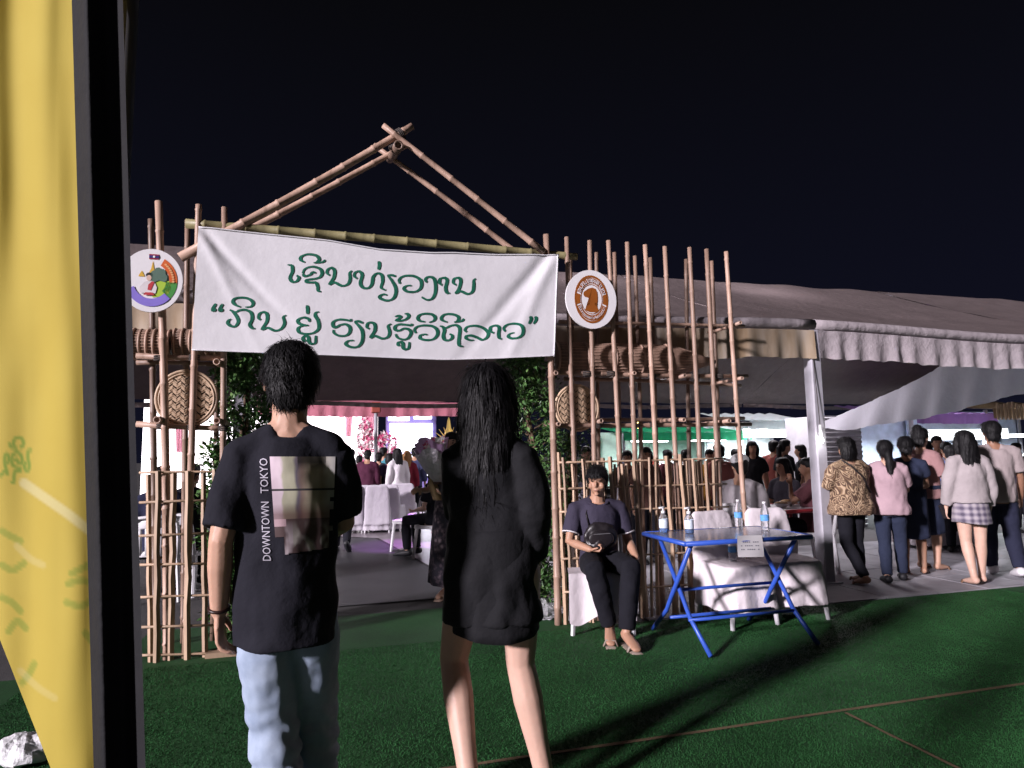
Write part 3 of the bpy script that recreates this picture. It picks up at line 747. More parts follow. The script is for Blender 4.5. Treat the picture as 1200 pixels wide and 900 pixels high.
shrub('dense leafy shrub column beside the round tray above the low fence', col_path([(272, 760, 16), (274, 690, 24), (276, 600, 32), (282, 540, 38), (290, 480, 40), (290, 430, 34), (286, 395, 24)], 0.45, 1), 8500, lw=.034)
shrub('dense leafy shrub column against the gate post by the seated man', col_path([(628, 715, 14), (630, 660, 24), (632, 600, 27), (630, 540, 32), (618, 480, 34), (614, 440, 30), (612, 405, 22)], 0.28, 1), 7600, lw=.032)
shrub('low leafy bush inside the lattice behind the seated man', col_path([(662, 715, 8), (664, 600, 14), (668, 540, 20), (668, 510, 16)], 0.55, 1), 1500)
# plastic bags dumped at the foot of the gate
plas, nt, b = nodes_of('clear_plastic_bag'); b.inputs['Base Color'].default_value = (0.75, 0.74, 0.78, 1); b.inputs['Roughness'].default_value = 0.18
b.inputs['Transmission Weight'].default_value = 0.55; b.inputs['Alpha'].default_value = 0.75
n2 = tex(nt, 'Noise', Scale=14.0, Detail=5.0); bump(nt, b, n2.outputs['Fac'], 0.8, 0.03)
def bag(px, py, r, label, sx=1.0, sz=.8, v=None, m=None):
    p = G(px, py) if v is None else Vector((*P(px, py, v).to_2d(), 0)); V, Fc = ellipsoid((0, 0, r * sz), (r * sx, r * .8, r * sz), 22, 16)
    V2 = []
    for w in V:
        k = 1 + .35 * nz(w.x * 14 + px, w.y * 14, w.z * 14) + .15 * nz(w.x * 40, w.y * 40 + px, w.z * 40)
        V2.append(Vector((w.x * k, w.y * k, max(.004, r * sz + (w.z - r * sz) * k))))
    o = link('plastic_bag', mk(V2, Fc, 'plastic_bag', False), m or plas, None, p); tag(o, label, 'plastic bag')
bag(638, 726, .12, 'crumpled clear plastic bag at the foot of the gate post', 1.3, .7)
bag(768, 716, .13, 'crumpled clear plastic bag against the lattice fence under the blue table', 1.2, .9)
bag(30, 895, .11, 'crumpled white plastic bag on the turf beneath the yellow cloth', 1.0, .6, m=mat('white_bag', (.78, .78, .80), .4, var=.05, bscale=30, bstr=.6, bdist=.02))

# ================================================================== YELLOW CLOTH AND BLACK DRAPE BESIDE THE CAMERA
YD = 0.92
ym, nt, b = nodes_of('yellow_cloth'); co = coords(nt)
n1 = tex(nt, 'Noise', Scale=4.0, Detail=5.0); nt.links.new(co, n1.inputs['Vector'])
cc = ramp(nt, n1.outputs['Fac'], [(0.3, (0.66, 0.50, 0.085)), (0.7, (0.74, 0.59, 0.12))]); 
va_ = nt.nodes.new('ShaderNodeVertexColor'); va_.layer_name = 'print'; sx3 = nt.nodes.new('ShaderNodeSeparateColor'); nt.links.new(va_.outputs[0], sx3.inputs[0])
for ch_, cl_ in (('Red', (0.16, 0.36, 0.05, 1)), ('Green', (0.82, 0.74, 0.36, 1))):
    mc = nt.nodes.new('ShaderNodeMix'); mc.data_type = 'RGBA'; nt.links.new(sx3.outputs[ch_], mc.inputs['Factor']); nt.links.new(cc, mc.inputs['A']); mc.inputs['B'].default_value = cl_; cc = mc.outputs['Result']
nt.links.new(cc, b.inputs['Base Color'])
b.inputs['Roughness'].default_value = 0.75; b.inputs['Specular IOR Level'].default_value = 0.25
wv = tex(nt, 'Noise', Scale=600.0, Detail=2.0); nt.links.new(co, wv.inputs['Vector']); bump(nt, b, wv.outputs['Fac'], 0.25, 0.001)
tr = nt.nodes.new('ShaderNodeBsdfTranslucent'); nt.links.new(cc, tr.inputs[0]); ms = nt.nodes.new('ShaderNodeMixShader'); ms.inputs[0].default_value = 0.45
nt.links.new(b.outputs[0], ms.inputs[1]); nt.links.new(tr.outputs[0], ms.inputs[2]); nt.links.new(ms.outputs[0], nt.nodes['Material Output'].inputs['Surface'])
def yfold(px, py):
    s = px / 100.0; t = py / 900.0
    return YD - 0.02 + 0.012 * math.sin(s * 2.7 + t * 1.3 + 1.1) * (0.45 + .5 * t) + 0.0035 * math.sin(s * 8.5 - t * 2.5) + 0.006 * nz(s * 3, t * 4)
def yel(s, t):
    py = -330 + t * 1830
    xr = 90 + (py) * 0.0285
    xl = -75 if py < 560 else min(-75 + (py - 560) * 0.395, xr - 22)
    px = xl + (xr - xl) * s
    return atY(px, py, yfold(px, py))
yb = thing('hanging_cloth', 'yellow translucent cloth with faint green lettering hanging beside the black drape', 'cloth', atY(60, 1000, YD) * 1.0)
yb.location.z = 0
NYU, NYV = 130, 560
V, Fc = grid(yel, NYU, NYV); ycl = B().add(V, Fc).build('cloth', ym, yb, smooth=True)
ypx = np.array([proj(v) for v in V])            # where the faded print of the far side shows through the cloth
def near(st):
    c = [(p.x, p.y) for p in catmull(st, 8)]; d = np.full(len(ypx), 1e9)
    for (x0, y0), (x1, y1) in zip(c, c[1:]):
        ax, ay = x1 - x0, y1 - y0; L2 = ax * ax + ay * ay + 1e-9
        t_ = np.clip(((ypx[:, 0] - x0) * ax + (ypx[:, 1] - y0) * ay) / L2, 0, 1); d = np.minimum(d, np.hypot(ypx[:, 0] - x0 - t_ * ax, ypx[:, 1] - y0 - t_ * ay))
    return d
pr_g = np.zeros(len(ypx)); pr_w = np.zeros(len(ypx))
def add_g(st, w, k): global pr_g; pr_g = np.maximum(pr_g, k * np.clip((w + 1.2 - near(st)) / 2.4, 0, 1))
def add_w(st, w, k): global pr_w; pr_w = np.maximum(pr_w, k * np.clip((w + 1.5 - near(st)) / 3.0, 0, 1))
for k in range(0, 4):                           # lettering seen from behind, so mirrored
    for st in GLY[k][1]: add_g([(36 - (x - 80) * 0.115, 512 + (y - 60) * 0.25) for x, y in st], 2.0, .75)
for st in ([(2, 622), (12, 628), (24, 634)], [(80, 684), (96, 680), (112, 686)], [(78, 706), (95, 710), (114, 700)], [(84, 672), (100, 664), (114, 655)], [(2, 662), (15, 668), (28, 660)], [(2, 700), (14, 706), (24, 716)], [(10, 740), (20, 728), (30, 736)], [(26, 800), (34, 790), (40, 778)], [(100, 742), (108, 752), (114, 764)]): add_g(st, 4.0, .45)
add_w([(28, 566), (55, 585), (82, 604), (110, 626)], 5.5, .8); add_w([(20, 640), (36, 655), (50, 662)], 4, .35); add_w([(24, 786), (45, 806), (64, 818)], 4, .3)
ca = ycl.data.color_attributes.new('print', 'FLOAT_COLOR', 'POINT'); cb = np.ones((len(ypx), 4), np.float32); cb[:, 0] = pr_g; cb[:, 1] = pr_w; cb[:, 2] = 0
ca.data.foreach_set('color', cb.ravel())
blk = fabric('black_drape_cloth', (0.013, 0.013, 0.0145), 0.8, 0.2)
def bl(s, t):
    py = -330 + t * 1900; xl = 84 + py * 0.0285; xr = 144 + py * 0.0295
    px = xl + (xr - xl) * s
    y = YD - 0.045 + 0.012 * math.sin(s * 7.5 + .8 * t + 2.2) + 0.005 * math.sin(s * 15 + 3 * t)
    return atY(px, py, y)
dr = thing('hanging_drape', 'narrow black drape hanging from a bar beside the yellow cloth', 'drape', Vector((atY(120, 1000, YD).x, YD + .05, 0)))
V, Fc = grid(bl, 26, 60)
bo = B().add(V, Fc).build('cloth', blk, dr, smooth=True)
# the stand that carries both cloths
st = thing('banner_stand', 'steel tube stand behind the black drape carrying the cloths', 'stand', Vector((atY(118, 700, YD + .1).x, YD + .1, 0)))
steel = mat('galvanised_steel', (0.42, 0.42, 0.44), 0.35, metal=0.8, var=0.1)
xs = atY(112, 700, YD + .1).x
B().tube([(xs, YD + .10, 0.02), (xs, YD + .10, 2.40)], 0.019, 10).build('upright', steel, st, smooth=True)
B().tube([(-1.3, YD + .02, 2.37), (xs + .02, YD + .02, 2.37)], 0.017, 10).build('top_bar', steel, st, smooth=True)
B().tube([(-1.26, YD + .10, 0.02), (-1.26, YD + .10, 2.40)], 0.019, 10).build('upright', steel, st, smooth=True)
B().box((xs, YD + .10, .012), .3, .3, .016).build('foot_plate', steel, st)

# ================================================================== TENTS
def tentcloth(name, c, transl=.12, var=.16): return fabric(name, c, 0.8, var, transl=transl, fold=0.05)
roofm = tentcloth('tent_roof_cloth', (0.145, 0.115, 0.115))
stain, nt, b = nodes_of('stained_valance'); co = coords(nt, (1, 1, .25)); n1 = tex(nt, 'Noise', Scale=5.0, Detail=6.0); nt.links.new(co, n1.inputs['Vector'])
nt.links.new(ramp(nt, n1.outputs['Fac'], [(.3, (.24, .155, .08)), (.5, (.36, .28, .20)), (.7, (.46, .41, .36))]), b.inputs['Base Color']); b.inputs['Roughness'].default_value = .9
valm = tentcloth('white_valance', (0.40, 0.355, 0.375), .2, .10); pinkm = tentcloth('pink_valance', (0.55, 0.20, 0.26), .35)
postm = mat('white_painted_steel', (0.36, 0.35, 0.39), 0.45, var=.12)
ZE, ZR = 2.68, 4.5
VF = vP                                         # front eave line stands on the tent post
VRD = VF + 4.6; VRR = VF + 9.2
ZREAR = P(440, 470, VRR).z
def slope(u0, u1, va, za, vb, zb, sag, seed):
    def f(s, t):
        u = u0 + (u1 - u0) * s
        z = za + (zb - za) * t - sag * math.sin(math.pi * t) - .05 * math.sin(math.pi * s) * math.sin(math.pi * t) + .03 * nz(u * 1.3, t * 5, seed)
        z += -.03 * (1 - math.cos(2 * math.pi * s)) * (1 - t)
        return W(u, va + (vb - va) * t, z)
    return grid(f, 26, 16)
def valance(u0, u1, v, z0, drop, seed, wav=.030, freq=24.0, sag=.06, zz=0.0):
    def f(s, t):
        u = u0 + (u1 - u0) * s; q = u * freq + 2.2 * nz(u * 1.7, seed)
        z = z0 - sag * .5 * (1 - math.cos(2 * math.pi * s)) - t * drop * (1 + .09 * nz(u * 2.3, seed * 3.1) + .05 * nz(u * 11, seed))
        return W(u, v - .015 + wav * math.sin(q) * (.25 + .75 * t) * (.75 + .6 * nz(u * 3, seed)), z)
    return grid(f, int(90 * abs(u1 - u0) / 3) + 10, 8)
uA = None
for k in range(400):                            # the next post stands hidden behind the leafy column
    u = uP - 3 - k * .02
    if proj(W(u, VF, 1.4))[0] < 283: uA = u; break
bay = uP - uA
bays = [(uA - bay, uA, 'left'), (uA, uP, 'mid'), (uP, uP + bay, 'r'), (uP + bay, uP + 2 * bay, 'rr')]
tl = {'left': 'brown-grey canopy tent behind the round emblem sign and low fence', 'mid': 'brown-grey canopy tent with stained valance behind the banner and bamboo poles',
      'r': 'grey canopy tent with white valance over the strolling shoppers', 'rr': 'grey canopy tent bay joined beyond the strolling couple'}
for i, (u0, u1, nm) in enumerate(bays):
    t = thing('canopy_tent', tl[nm], 'tent', W((u0 + u1) / 2, VRD), group='canopy tents in one long row')
    e = .012
    B().add(*slope(u0 + e, u1 - e, VF, ZE, VRD, ZR, .12, i)).build('roof_front', roofm, t, smooth=True)
    B().add(*slope(u0 + e, u1 - e, VRD, ZR, VRR, ZREAR, -.12, i + 9)).build('roof_back', roofm, t, smooth=True)
    B().add(*valance(u0 + .02, u1 - .02, VF - .05, ZE - .06, .30, i)).build('valance', valm if nm in ('r', 'rr') else stain, t, smooth=True)
    eb = B(); eb.tube([W(u0 + (u1 - u0) * k / 20, VF - .03, ZE + .005 - .03 * (1 - math.cos(2 * math.pi * k / 20))) for k in range(21)], [.06] * 21, 8)
    eb.build('eave_roll', valm, t, smooth=True)
    B().add(*valance(u0 + .02, u1 - .02, VRR + .02, ZREAR, .10, i + 5, .03)).build('valance', roofm, t, smooth=True)
    B().tube([W(u0, VRD, ZR - .05), W(u1, VRD, ZR - .05)], .02, 8).build('ridge_bar', postm, t, smooth=True)
posts = [uA - bay, uA, uP, uP + bay, uP + 2 * bay]
for i, u in enumerate(posts):
    fr = B().gbox(u - .065, u + .065, VF - .05, VF + .08, 0, ZE - .03)
    lab = {2: 'white square tent post with small bulb beside the swirl-patterned blouse'}.get(i, 'white square tent post of the canopy row')
    t = thing('tent_post', lab, 'post', W(u, VF), group=None if i == 2 else 'tent posts of the canopy row')
    fr.build('post', postm, t, bevel=.012)
    B().gbox(u - .11, u + .11, VF - .09, VF + .12, .011, .024).build('base_plate', postm, t)
    if i in (0, 1, 4): 
        t2 = thing('tent_post', 'white square tent post of the canopy row', 'post', W(u, VRR), group='tent posts of the canopy row')
        B().gbox(u - .04, u + .04, VRR - .04, VRR + .04, 0, ZREAR - .02).build('post', postm, t2, bevel=.01)
        B().gbox(u - .09, u + .09, VRR - .09, VRR + .09, .011, .022).build('base_plate', postm, t2)
# swagged inner curtain under the right tent, lit by the stalls
SWV = VF + 3.0
def swag(s, t):
    px = 962 + 300 * s; y0 = lerp_curve([(962, 495), (985, 486), (1030, 466), (1075, 445), (1110, 424), (1280, 410)], px); y1 = lerp_curve([(962, 500), (1000, 504), (1040, 497), (1090, 490), (1130, 481), (1200, 462), (1280, 450)], px)
    return P(px, y0 + (y1 - y0) * t + 1.2 * nz(px * .2, t), SWV) + VA * (.05 * math.sin(px * .16) * (.3 + t) + .15 * t)
curm = tentcloth('inner_curtain_cloth', (0.50, 0.49, 0.54), .55, .08)
o = link('inner_curtain', mk(*[[v - W(uP + 3, SWV, 0) for v in grid(swag, 90, 10)[0]], grid(swag, 90, 10)[1]], 'inner_curtain'), curm, None, W(uP + 3, SWV, 0))
tag(o, 'pale swagged curtain hanging under the tent above the strolling shoppers', 'curtain')

# stage tent with pink valance, centre post, bright stage
VS = VRR + 1.2
uc0, uc1 = uv(P(300, 480, VS))[0], uv(P(545, 480, VS))[0]
t = thing('canopy_tent', 'pink-trimmed canopy tent in front of the bright stage', 'tent', W((uc0 + uc1) / 2, VS + 2))
zt = P(440, 477, VS).z
B().add(*valance(uc0, uc1, VS, zt + .12, .34, 11, .03, 18, 0.02)).build('valance', pinkm, t, smooth=True)
B().add(*slope(uc0, uc1, VS, zt + .14, VS + 3, zt + 1.2, .08, 4)).build('roof_front', pinkm, t, smooth=True)
pc = P(440, 560, VS - .1); uq = uv(pc)[0]
t = thing('tent_post', 'slim pale post with red bracket standing among the crowd before the stage', 'post', Vector((pc.x, pc.y, 0)))
B().tube([(pc.x, pc.y, 0), (pc.x, pc.y, zt + .1)], .045, 10).build('post', postm, t, smooth=True)
B().box((pc.x, pc.y, zt - .02), .22, .16, .26, UA, VA).build('bracket', mat('red_bracket', (.35, .08, .06), .5), t, bevel=.02)
B().box((pc.x, pc.y, .012), .2, .2, .016, UA, VA).build('base_plate', postm, t)

VST = VS + 4.2
def sb(px0, py0, px1, py1, v): 
    a = P(px0, py0, v); b_ = P(px1, py1, v); ua = uv(a)[0]; ub = uv(b_)[0]
    return ua, ub, min(a.z, b_.z), max(a.z, b_.z)
stg = thing('stage_backdrop', 'glowing white stage backdrop with pink drapes behind the crowd', 'stage', W(uv(P(430, 560, VST))[0], VST))
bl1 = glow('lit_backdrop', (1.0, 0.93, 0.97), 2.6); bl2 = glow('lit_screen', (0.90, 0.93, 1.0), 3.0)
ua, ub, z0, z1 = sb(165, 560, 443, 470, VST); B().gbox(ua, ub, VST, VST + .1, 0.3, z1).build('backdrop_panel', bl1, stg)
# LED wall of separate tiles
for (x0, y0, x1, y1) in ((455, 487, 480, 493), (485, 485, 506, 491), (457, 496, 507, 505), (457, 506, 492, 530), (493, 506, 507, 518), (493, 520, 507, 531), (457, 531, 491, 560), (494, 533, 507, 560)):
    ua, ub, z0, z1 = sb(x0, y1, x1, y0, VST - .25); B().gbox(ua, ub, VST - .25, VST - .2, z0, z1).build('screen_tile', bl2, stg)
ua, ub, z0, z1 = sb(452, 560, 511, 483, VST - .1); B().gbox(ua, ub, VST - .12, VST - .06, .2, z1).build('screen_frame', mat('violet_frame', (.22, .17, .42), .6), stg)
pk2 = fabric('pink_drape', (0.72, 0.42, 0.50), .8, .2, transl=.3)
def drp(px0, px1, y0, y1, v, k):
    def f(s, t): 
        p = P(px0 + (px1 - px0) * (s * (1 - .35 * t) + .1 * t), y0 + (y1 - y0) * t, v); return p + VA * (.06 * math.sin(s * 20 + k))
    return grid(f, 24, 8)
for k, (a_, b2, y0, y1) in enumerate(((404, 414, 480, 512), (424, 440, 480, 530), (205, 216, 478, 530))):
    B().add(*drp(a_, b2, y0, y1, VST - .3, k)).build('drape', pk2, stg, smooth=True)
# flower garlands on the stage
fcol = [mat('flower_pink', (.62, .12, .26), .7), mat('flower_white', (.75, .70, .70), .7), mat('flower_yellow', (.75, .48, .06), .7), mat('flower_red', (.5, .03, .05), .7)]
def flowers(name, c, rx, rz, n, mats, seed, parent=None, label=None, rr=.05):
    rs = random.Random(seed); V = []; Fc = []; mi = []
    for i in range(n):
        a = rs.uniform(0, 6.283); q = math.sqrt(rs.random()); p = c + UA * (rx * q * math.cos(a)) + Vector((0, 0, rz * q * math.sin(a))) + VA * rs.uniform(-.1, .1)
        k = rs.randrange(len(mats))
        for pe in range(5):
            an = 2 * math.pi * pe / 5 + rs.random(); d = (UA * math.cos(an) + Vector((0, 0, math.sin(an))) - VA * .5).normalized(); n0 = len(Fc)
            leaf(V, Fc, p, d, -VA, rr * rs.uniform(.7, 1.3), rr * .3); mi += [k] * (len(Fc) - n0)
    o = B().add(V, Fc).build(name, mats, parent, org=None if parent else c)
    o.data.polygons.foreach_set('material_index', mi); o.data.update(); return o
o = flowers('flower_garland', P(428, 515, VST - .4), .22, .7, 130, [fcol[0], fcol[1], fcol[1]], 3, stg, rr=.08); o['kind'] = 'stuff'
o = flowers('flower_garland', P(450, 520, VST - .4), .4, .35, 80, [fcol[0], fcol[1]], 4, stg, rr=.08); o['kind'] = 'stuff'
# floral arch with small golden stupa
VT = VRR - 1.0
cst = P(526, 545, VT)
ar = thing('floral_stand', 'golden stupa ornament rising from a fan of white and yellow flowers', 'flower stand', Vector((cst.x, cst.y, 0)))
cf = P(526, 518, VT)
o = flowers('flower_cluster', cf, .24, .13, 160, [fcol[1], fcol[2], fcol[1], fcol[0]], 9, ar, rr=.055); o['kind'] = 'stuff'
gold = mat('glowing_gilt', (.75, .45, .08), .35, metal=.5, emit=(1, .7, .25), estr=.25)  # weak emission of its own stands in for light on the gilding
zt2 = P(526, 489, VT).z; zb2 = P(526, 512, VT).z
B().tube([(cf.x, cf.y, zb2), (cf.x, cf.y, zb2 + .12), (cf.x, cf.y, zb2 + .2), (cf.x, cf.y, zt2 - .07), (cf.x, cf.y, zt2)], [.10, .085, .05, .03, .006], 10).build('stupa', gold, ar, smooth=True)
for k in range(9):
    an = math.pi * (k + .5) / 9; d = UA * math.cos(an) + Vector((0, 0, math.sin(an) * .8 + .1)); o_ = cf + Vector((0, 0, .02))
    B().tube([o_, o_ + d * .2, o_ + d * .33 + Vector((0, 0, .02))], [.014, .01, .004], 5).build('gold_ray', gold, ar, smooth=True)
B().tube([(cf.x, cf.y, 0), (cf.x, cf.y, zb2)], .05, 8).build('stand', postm, ar, smooth=True)
# ================================================================== PEOPLE
PENDING = []
def remesh_job(ob, vox, smooth=4, fn=None, fac=.5):
    md = ob.modifiers.new('r', 'REMESH'); md.mode = 'VOXEL'; md.voxel_size = vox
    if smooth:
        s = ob.modifiers.new('s', 'SMOOTH'); s.factor = fac; s.iterations = smooth
    PENDING.append((ob, fn))
def finalize():
    dg = bpy.context.evaluated_depsgraph_get(); dg.update()
    for ob, fn in PENDING:
        old = ob.data; ms = [m for m in old.materials]
        me = bpy.data.meshes.new_from_object(ob.evaluated_get(dg)); me.name = old.name
        me.materials.clear()
        for m in ms: me.materials.append(m)
        if fn:
            n = len(me.vertices); co = np.empty(n * 3, np.float32); me.vertices.foreach_get('co', co); co = co.reshape(-1, 3)
            no = np.empty(n * 3, np.float32); me.vertices.foreach_get('normal', no); no = no.reshape(-1, 3)
            co = fn(co, no); me.vertices.foreach_set('co', np.ascontiguousarray(co, np.float32).ravel()); me.update()
        me.shade_smooth()
        PENDINGMOD.append((ob, me))
    for ob, me in PENDINGMOD:
        ob.modifiers.clear(); ob.data = me
PENDINGMOD = []
def wrinkle(amp=.004, f=(16, 16, 9), seed=0.0, bands=None):
    def fn(co, no):
        out = co.copy()
        for i in range(len(co)):
            x, y, z = co[i]
            d = nz(x * f[0] + seed, y * f[1], z * f[2]) + .5 * nz(x * f[0] * 2.3, y * f[1] * 2.3 + seed, z * f[2] * 2.1)
            if bands: d += bands(x, y, z)
            out[i] = co[i] + no[i] * (amp * d)
        return out
    return fn
def folds(amp, seed):
    def fn(co, no):
        out = co.copy()
        for i in range(len(co)):
            x, y, z = co[i]
            wq = .6 * nz(x * 5 + seed, y * 5, z * 4)
            d = math.sin((x * 1.0 + abs(z - 1.0) * .55) * 38 + 6 * wq + seed) * (.35 + .65 * max(0, nz(x * 6, y * 6 + seed, z * 5) + .3)) * .55
            d += nz(x * 9 + seed, y * 9, z * 7) * .8 + .35 * nz(x * 24, y * 24 + seed, z * 17)
            out[i] = co[i] + no[i] * (amp * d)
        return out
    return fn
def skin(k):
    cs = {'a': (.40, .225, .15), 'b': (.50, .30, .215), 'c': (.27, .14, .09), 'd': (.56, .36, .28)}[k]
    m = mat('skin_' + k, cs, .5, var=.08, scale=12, bscale=300, bstr=.06, bdist=.001, spec=.35)
    b = m.node_tree.nodes['Principled BSDF']; b.inputs['Subsurface Weight'].default_value = .12; b.inputs['Subsurface Radius'].default_value = (.012, .005, .003); b.inputs['Subsurface Scale'].default_value = 1
    return m
def hair_mat(name, c):
    if name in MATS: return MATS[name]
    m, nt, b = nodes_of(name); co = coords(nt, (60, 60, 2.5)); n1 = tex(nt, 'Noise', Scale=4.0, Detail=4.0); nt.links.new(co, n1.inputs['Vector'])
    nt.links.new(ramp(nt, n1.outputs['Fac'], [(.3, tuple(x * .6 for x in c)), (.7, tuple(x * 1.5 for x in c))]), b.inputs['Base Color']); b.inputs['Roughness'].default_value = .58; b.inputs['Specular IOR Level'].default_value = .25
    bump(nt, b, n1.outputs['Fac'], .6, .004); MATS[name] = m; return m
HB = hair_mat('black_hair', (.0055, .005, .006)); HBR = hair_mat('brown_hair', (.22, .11, .04))

TORSO = [(0.0, .086, .066), (.14, .092, .070), (.34, .079, .060), (.55, .082, .061), (.74, .092, .064), (.86, .090, .058), (.94, .066, .046), (1.0, .042, .038)]
TORSO_F = [(0.0, .086, .066), (.14, .093, .072), (.34, .070, .054), (.55, .073, .058), (.74, .082, .066), (.86, .080, .054), (.94, .060, .044), (1.0, .038, .036)]
def person(label, loc, face, H=1.65, pose=None, wear=(), hair='short', hairm=None, sk='a', vox=.013, fem=False, group=None, headturn=0.0, headtilt=0.0, headside=0.0, fingers=False, face_detail=False, bulk=1.0, props=None):
    t = thing('person', label, 'person', loc, face, group)
    J = dict(pel=(0, 0, .47), nk=(0, -.005, .835),
             shL=(-.108, -.01, .805), shR=(.108, -.01, .805), elL=(-.135, -.02, .635), elR=(.135, -.02, .635), wrL=(-.14, .025, .485), wrR=(.14, .025, .485),
             hipL=(-.05, 0, .52), hipR=(.05, 0, .52), knL=(-.053, .012, .285), knR=(.053, .012, .285), anL=(-.055, -.015, .045), anR=(.055, -.015, .045),
             toL=(-.065, .10, .016), toR=(.065, .10, .016))
    if fem: J['shL'] = (-.095, -.01, .805); J['shR'] = (.095, -.01, .805)
    for k, v in (pose or {}).items(): J[k] = v
    J = {k: Vector(v) * H for k, v in J.items()}
    hc = J['nk'] + Vector((0, .012, .100)) * H; 
    HR = Matrix.Rotation(headturn, 3, 'Z') @ Matrix.Rotation(headside, 3, 'Y') @ Matrix.Rotation(headtilt, 3, 'X')
    def hp(x, y, z): return hc + HR @ (Vector((x, y, z)) * H)
    side = (J['shR'] - J['shL']); side.normalize()
    prof = TORSO_F if fem else TORSO
    def torso(ease, t0=0.0, t1=1.0, ex=()):
        pts = []; rad = []
        for i in range(15):
            f = t0 + (t1 - t0) * i / 14
            w = lerp_curve([(a, b2) for a, b2, c2_ in prof], f) * H * bulk + ease; d = lerp_curve([(a, c2_) for a, b2, c2_ in prof], f) * H * bulk + ease
            pts.append(J['pel'].lerp(J['nk'], f)); rad.append((w, d))
        return tube(pts, rad, 18, True, side=side)
    def limb(a, b2, c2_, r, n=10): return tube([a, a.lerp(b2, .5), b2, b2.lerp(c2_, .35), c2_], [x * H for x in r], n, True, rnd=True)
    body = B()
    body.add(*torso(-.004))
    for S_ in 'LR': body.add(*tube([J['nk'] + Vector((0, -.004, .012)) * H, J['nk'].lerp(J['sh' + S_], .5) + Vector((0, -.004, .004)) * H, J['sh' + S_]], [.026 * H, .026 * H, .027 * H], 10))
    body.add(*tube([J['nk'] - Vector((0, 0, .03 * H)), J['nk'] + Vector((0, .004, .03)) * H, hp(0, -.006, -.03)], [.040 * H, .033 * H, .034 * H], 12))
    body.add(*ellipsoid(hc + HR @ Vector((0, -.004 * H, .012 * H)), (.046 * H, .056 * H, .056 * H), 18, 14, HR))
    body.add(*ellipsoid(hp(0, .014, -.022), (.036 * H, .040 * H, .043 * H), 16, 12, HR))
    body.add(*ellipsoid(hp(0, .056, -.010), (.0085 * H, .011 * H, .015 * H), 10, 8, HR))       # nose
    if face_detail:
        for s in (-1, 1):
            body.add(*ellipsoid(hp(.020 * s, .046, .018), (.016 * H, .008 * H, .006 * H), 8, 6, HR)); body.add(*ellipsoid(hp(.026 * s, .040, -.018), (.014 * H, .012 * H, .016 * H), 8, 6, HR))
        body.add(*ellipsoid(hp(0, .050, -.036), (.014 * H, .006 * H, .004 * H), 8, 6, HR)); body.add(*ellipsoid(hp(0, .048, -.042), (.012 * H, .007 * H, .004 * H), 8, 6, HR))
        body.add(*ellipsoid(hp(0, .046, -.058), (.014 * H, .010 * H, .008 * H), 8, 6, HR))
    for s in (-1, 1): body.add(*ellipsoid(hp(.047 * s, -.004, -.004), (.006 * H, .011 * H, .018 * H), 8, 8, HR))   # ears
    for S_ in 'LR':
        sg_ = -1 if S_ == 'L' else 1
        k = .88 if fem else 1.0
        body.add(*limb(J['sh' + S_], J['el' + S_], J['wr' + S_], [.031 * k, .027 * k, .0215 * k, .0225 * k, .0155 * k]))
        body.add(*tube([J['hip' + S_], J['hip' + S_].lerp(J['kn' + S_], .4), J['kn' + S_], J['kn' + S_].lerp(J['an' + S_], .3), J['kn' + S_].lerp(J['an' + S_], .7), J['an' + S_]],
                       [x * H for x in (.047, .046, .034, .035, .025, .021)], 12, True, rnd=True))
        an, to = J['an' + S_], J['to' + S_]
        body.add(*tube([an + (an - to).normalized() * .018 * H + Vector((0, 0, -.012 * H)), an.lerp(to, .35) + Vector((0, 0, -.006 * H)), an.lerp(to, .75), to], [(.022 * H, .024 * H), (.024 * H, .022 * H), (.026 * H, .014 * H), (.020 * H, .010 * H)], 10, True, side=side, rnd=True))
        w = J['wr' + S_]; d = J.get('hd' + S_)
        d = (w - J['el' + S_]).normalized() if d is None else d.normalized()
        fwd = Vector((0, 1, 0)); th = (fwd - d * fwd.dot(d)); th = th.normalized() if th.length > .1 else Vector((-sg_, 0, 0)); nrm = d.cross(th) * sg_
        q = H / 1.7
        body.add(*tube([w, w + d * .045 * q, w + d * .092 * q], [(.022 * q, .015 * q), (.036 * q, .015 * q), (.036 * q, .011 * q)], 10, True, side=th, rnd=True))
        curl = J.get('curl' + S_, Vector((.5, 0, 0)) * 1.0).x / (H if 'curl' + S_ in J else 1)
        for i, (o, L) in enumerate(((.029, .072), (.010, .080), (-.010, .074), (-.027, .058))):
            p0 = w + d * .088 * q + th * (o * q); d1 = (d * math.cos(curl) - nrm * math.sin(curl)).normalized(); d2 = (d * math.cos(curl * 2.2) - nrm * math.sin(curl * 2.2)).normalized(); d3 = (d * math.cos(curl * 3.2) - nrm * math.sin(curl * 3.2)).normalized()
            p1 = p0 + d1 * (L * .45 * q); p2 = p1 + d2 * (L * .33 * q); p3 = p2 + d3 * (L * .22 * q)
            body.add(*tube([p0, p1, p2, p3], [.0092 * q, .0088 * q, .0078 * q, .0066 * q], 7, True, rnd=True))
        tb = w + d * .025 * q + th * .026 * q; td = (d * .7 + th * .6 - nrm * .35).normalized(); td2 = (d * .95 + th * .1 - nrm * .4).normalized()
        body.add(*tube([tb, tb + td * .038 * q, tb + td * .038 * q + td2 * .032 * q], [.0125 * q, .0105 * q, .0078 * q], 7, True, rnd=True))
    fd = Matrix.Rotation(face + headturn, 3, 'Z') @ Vector((0, 1, 0))
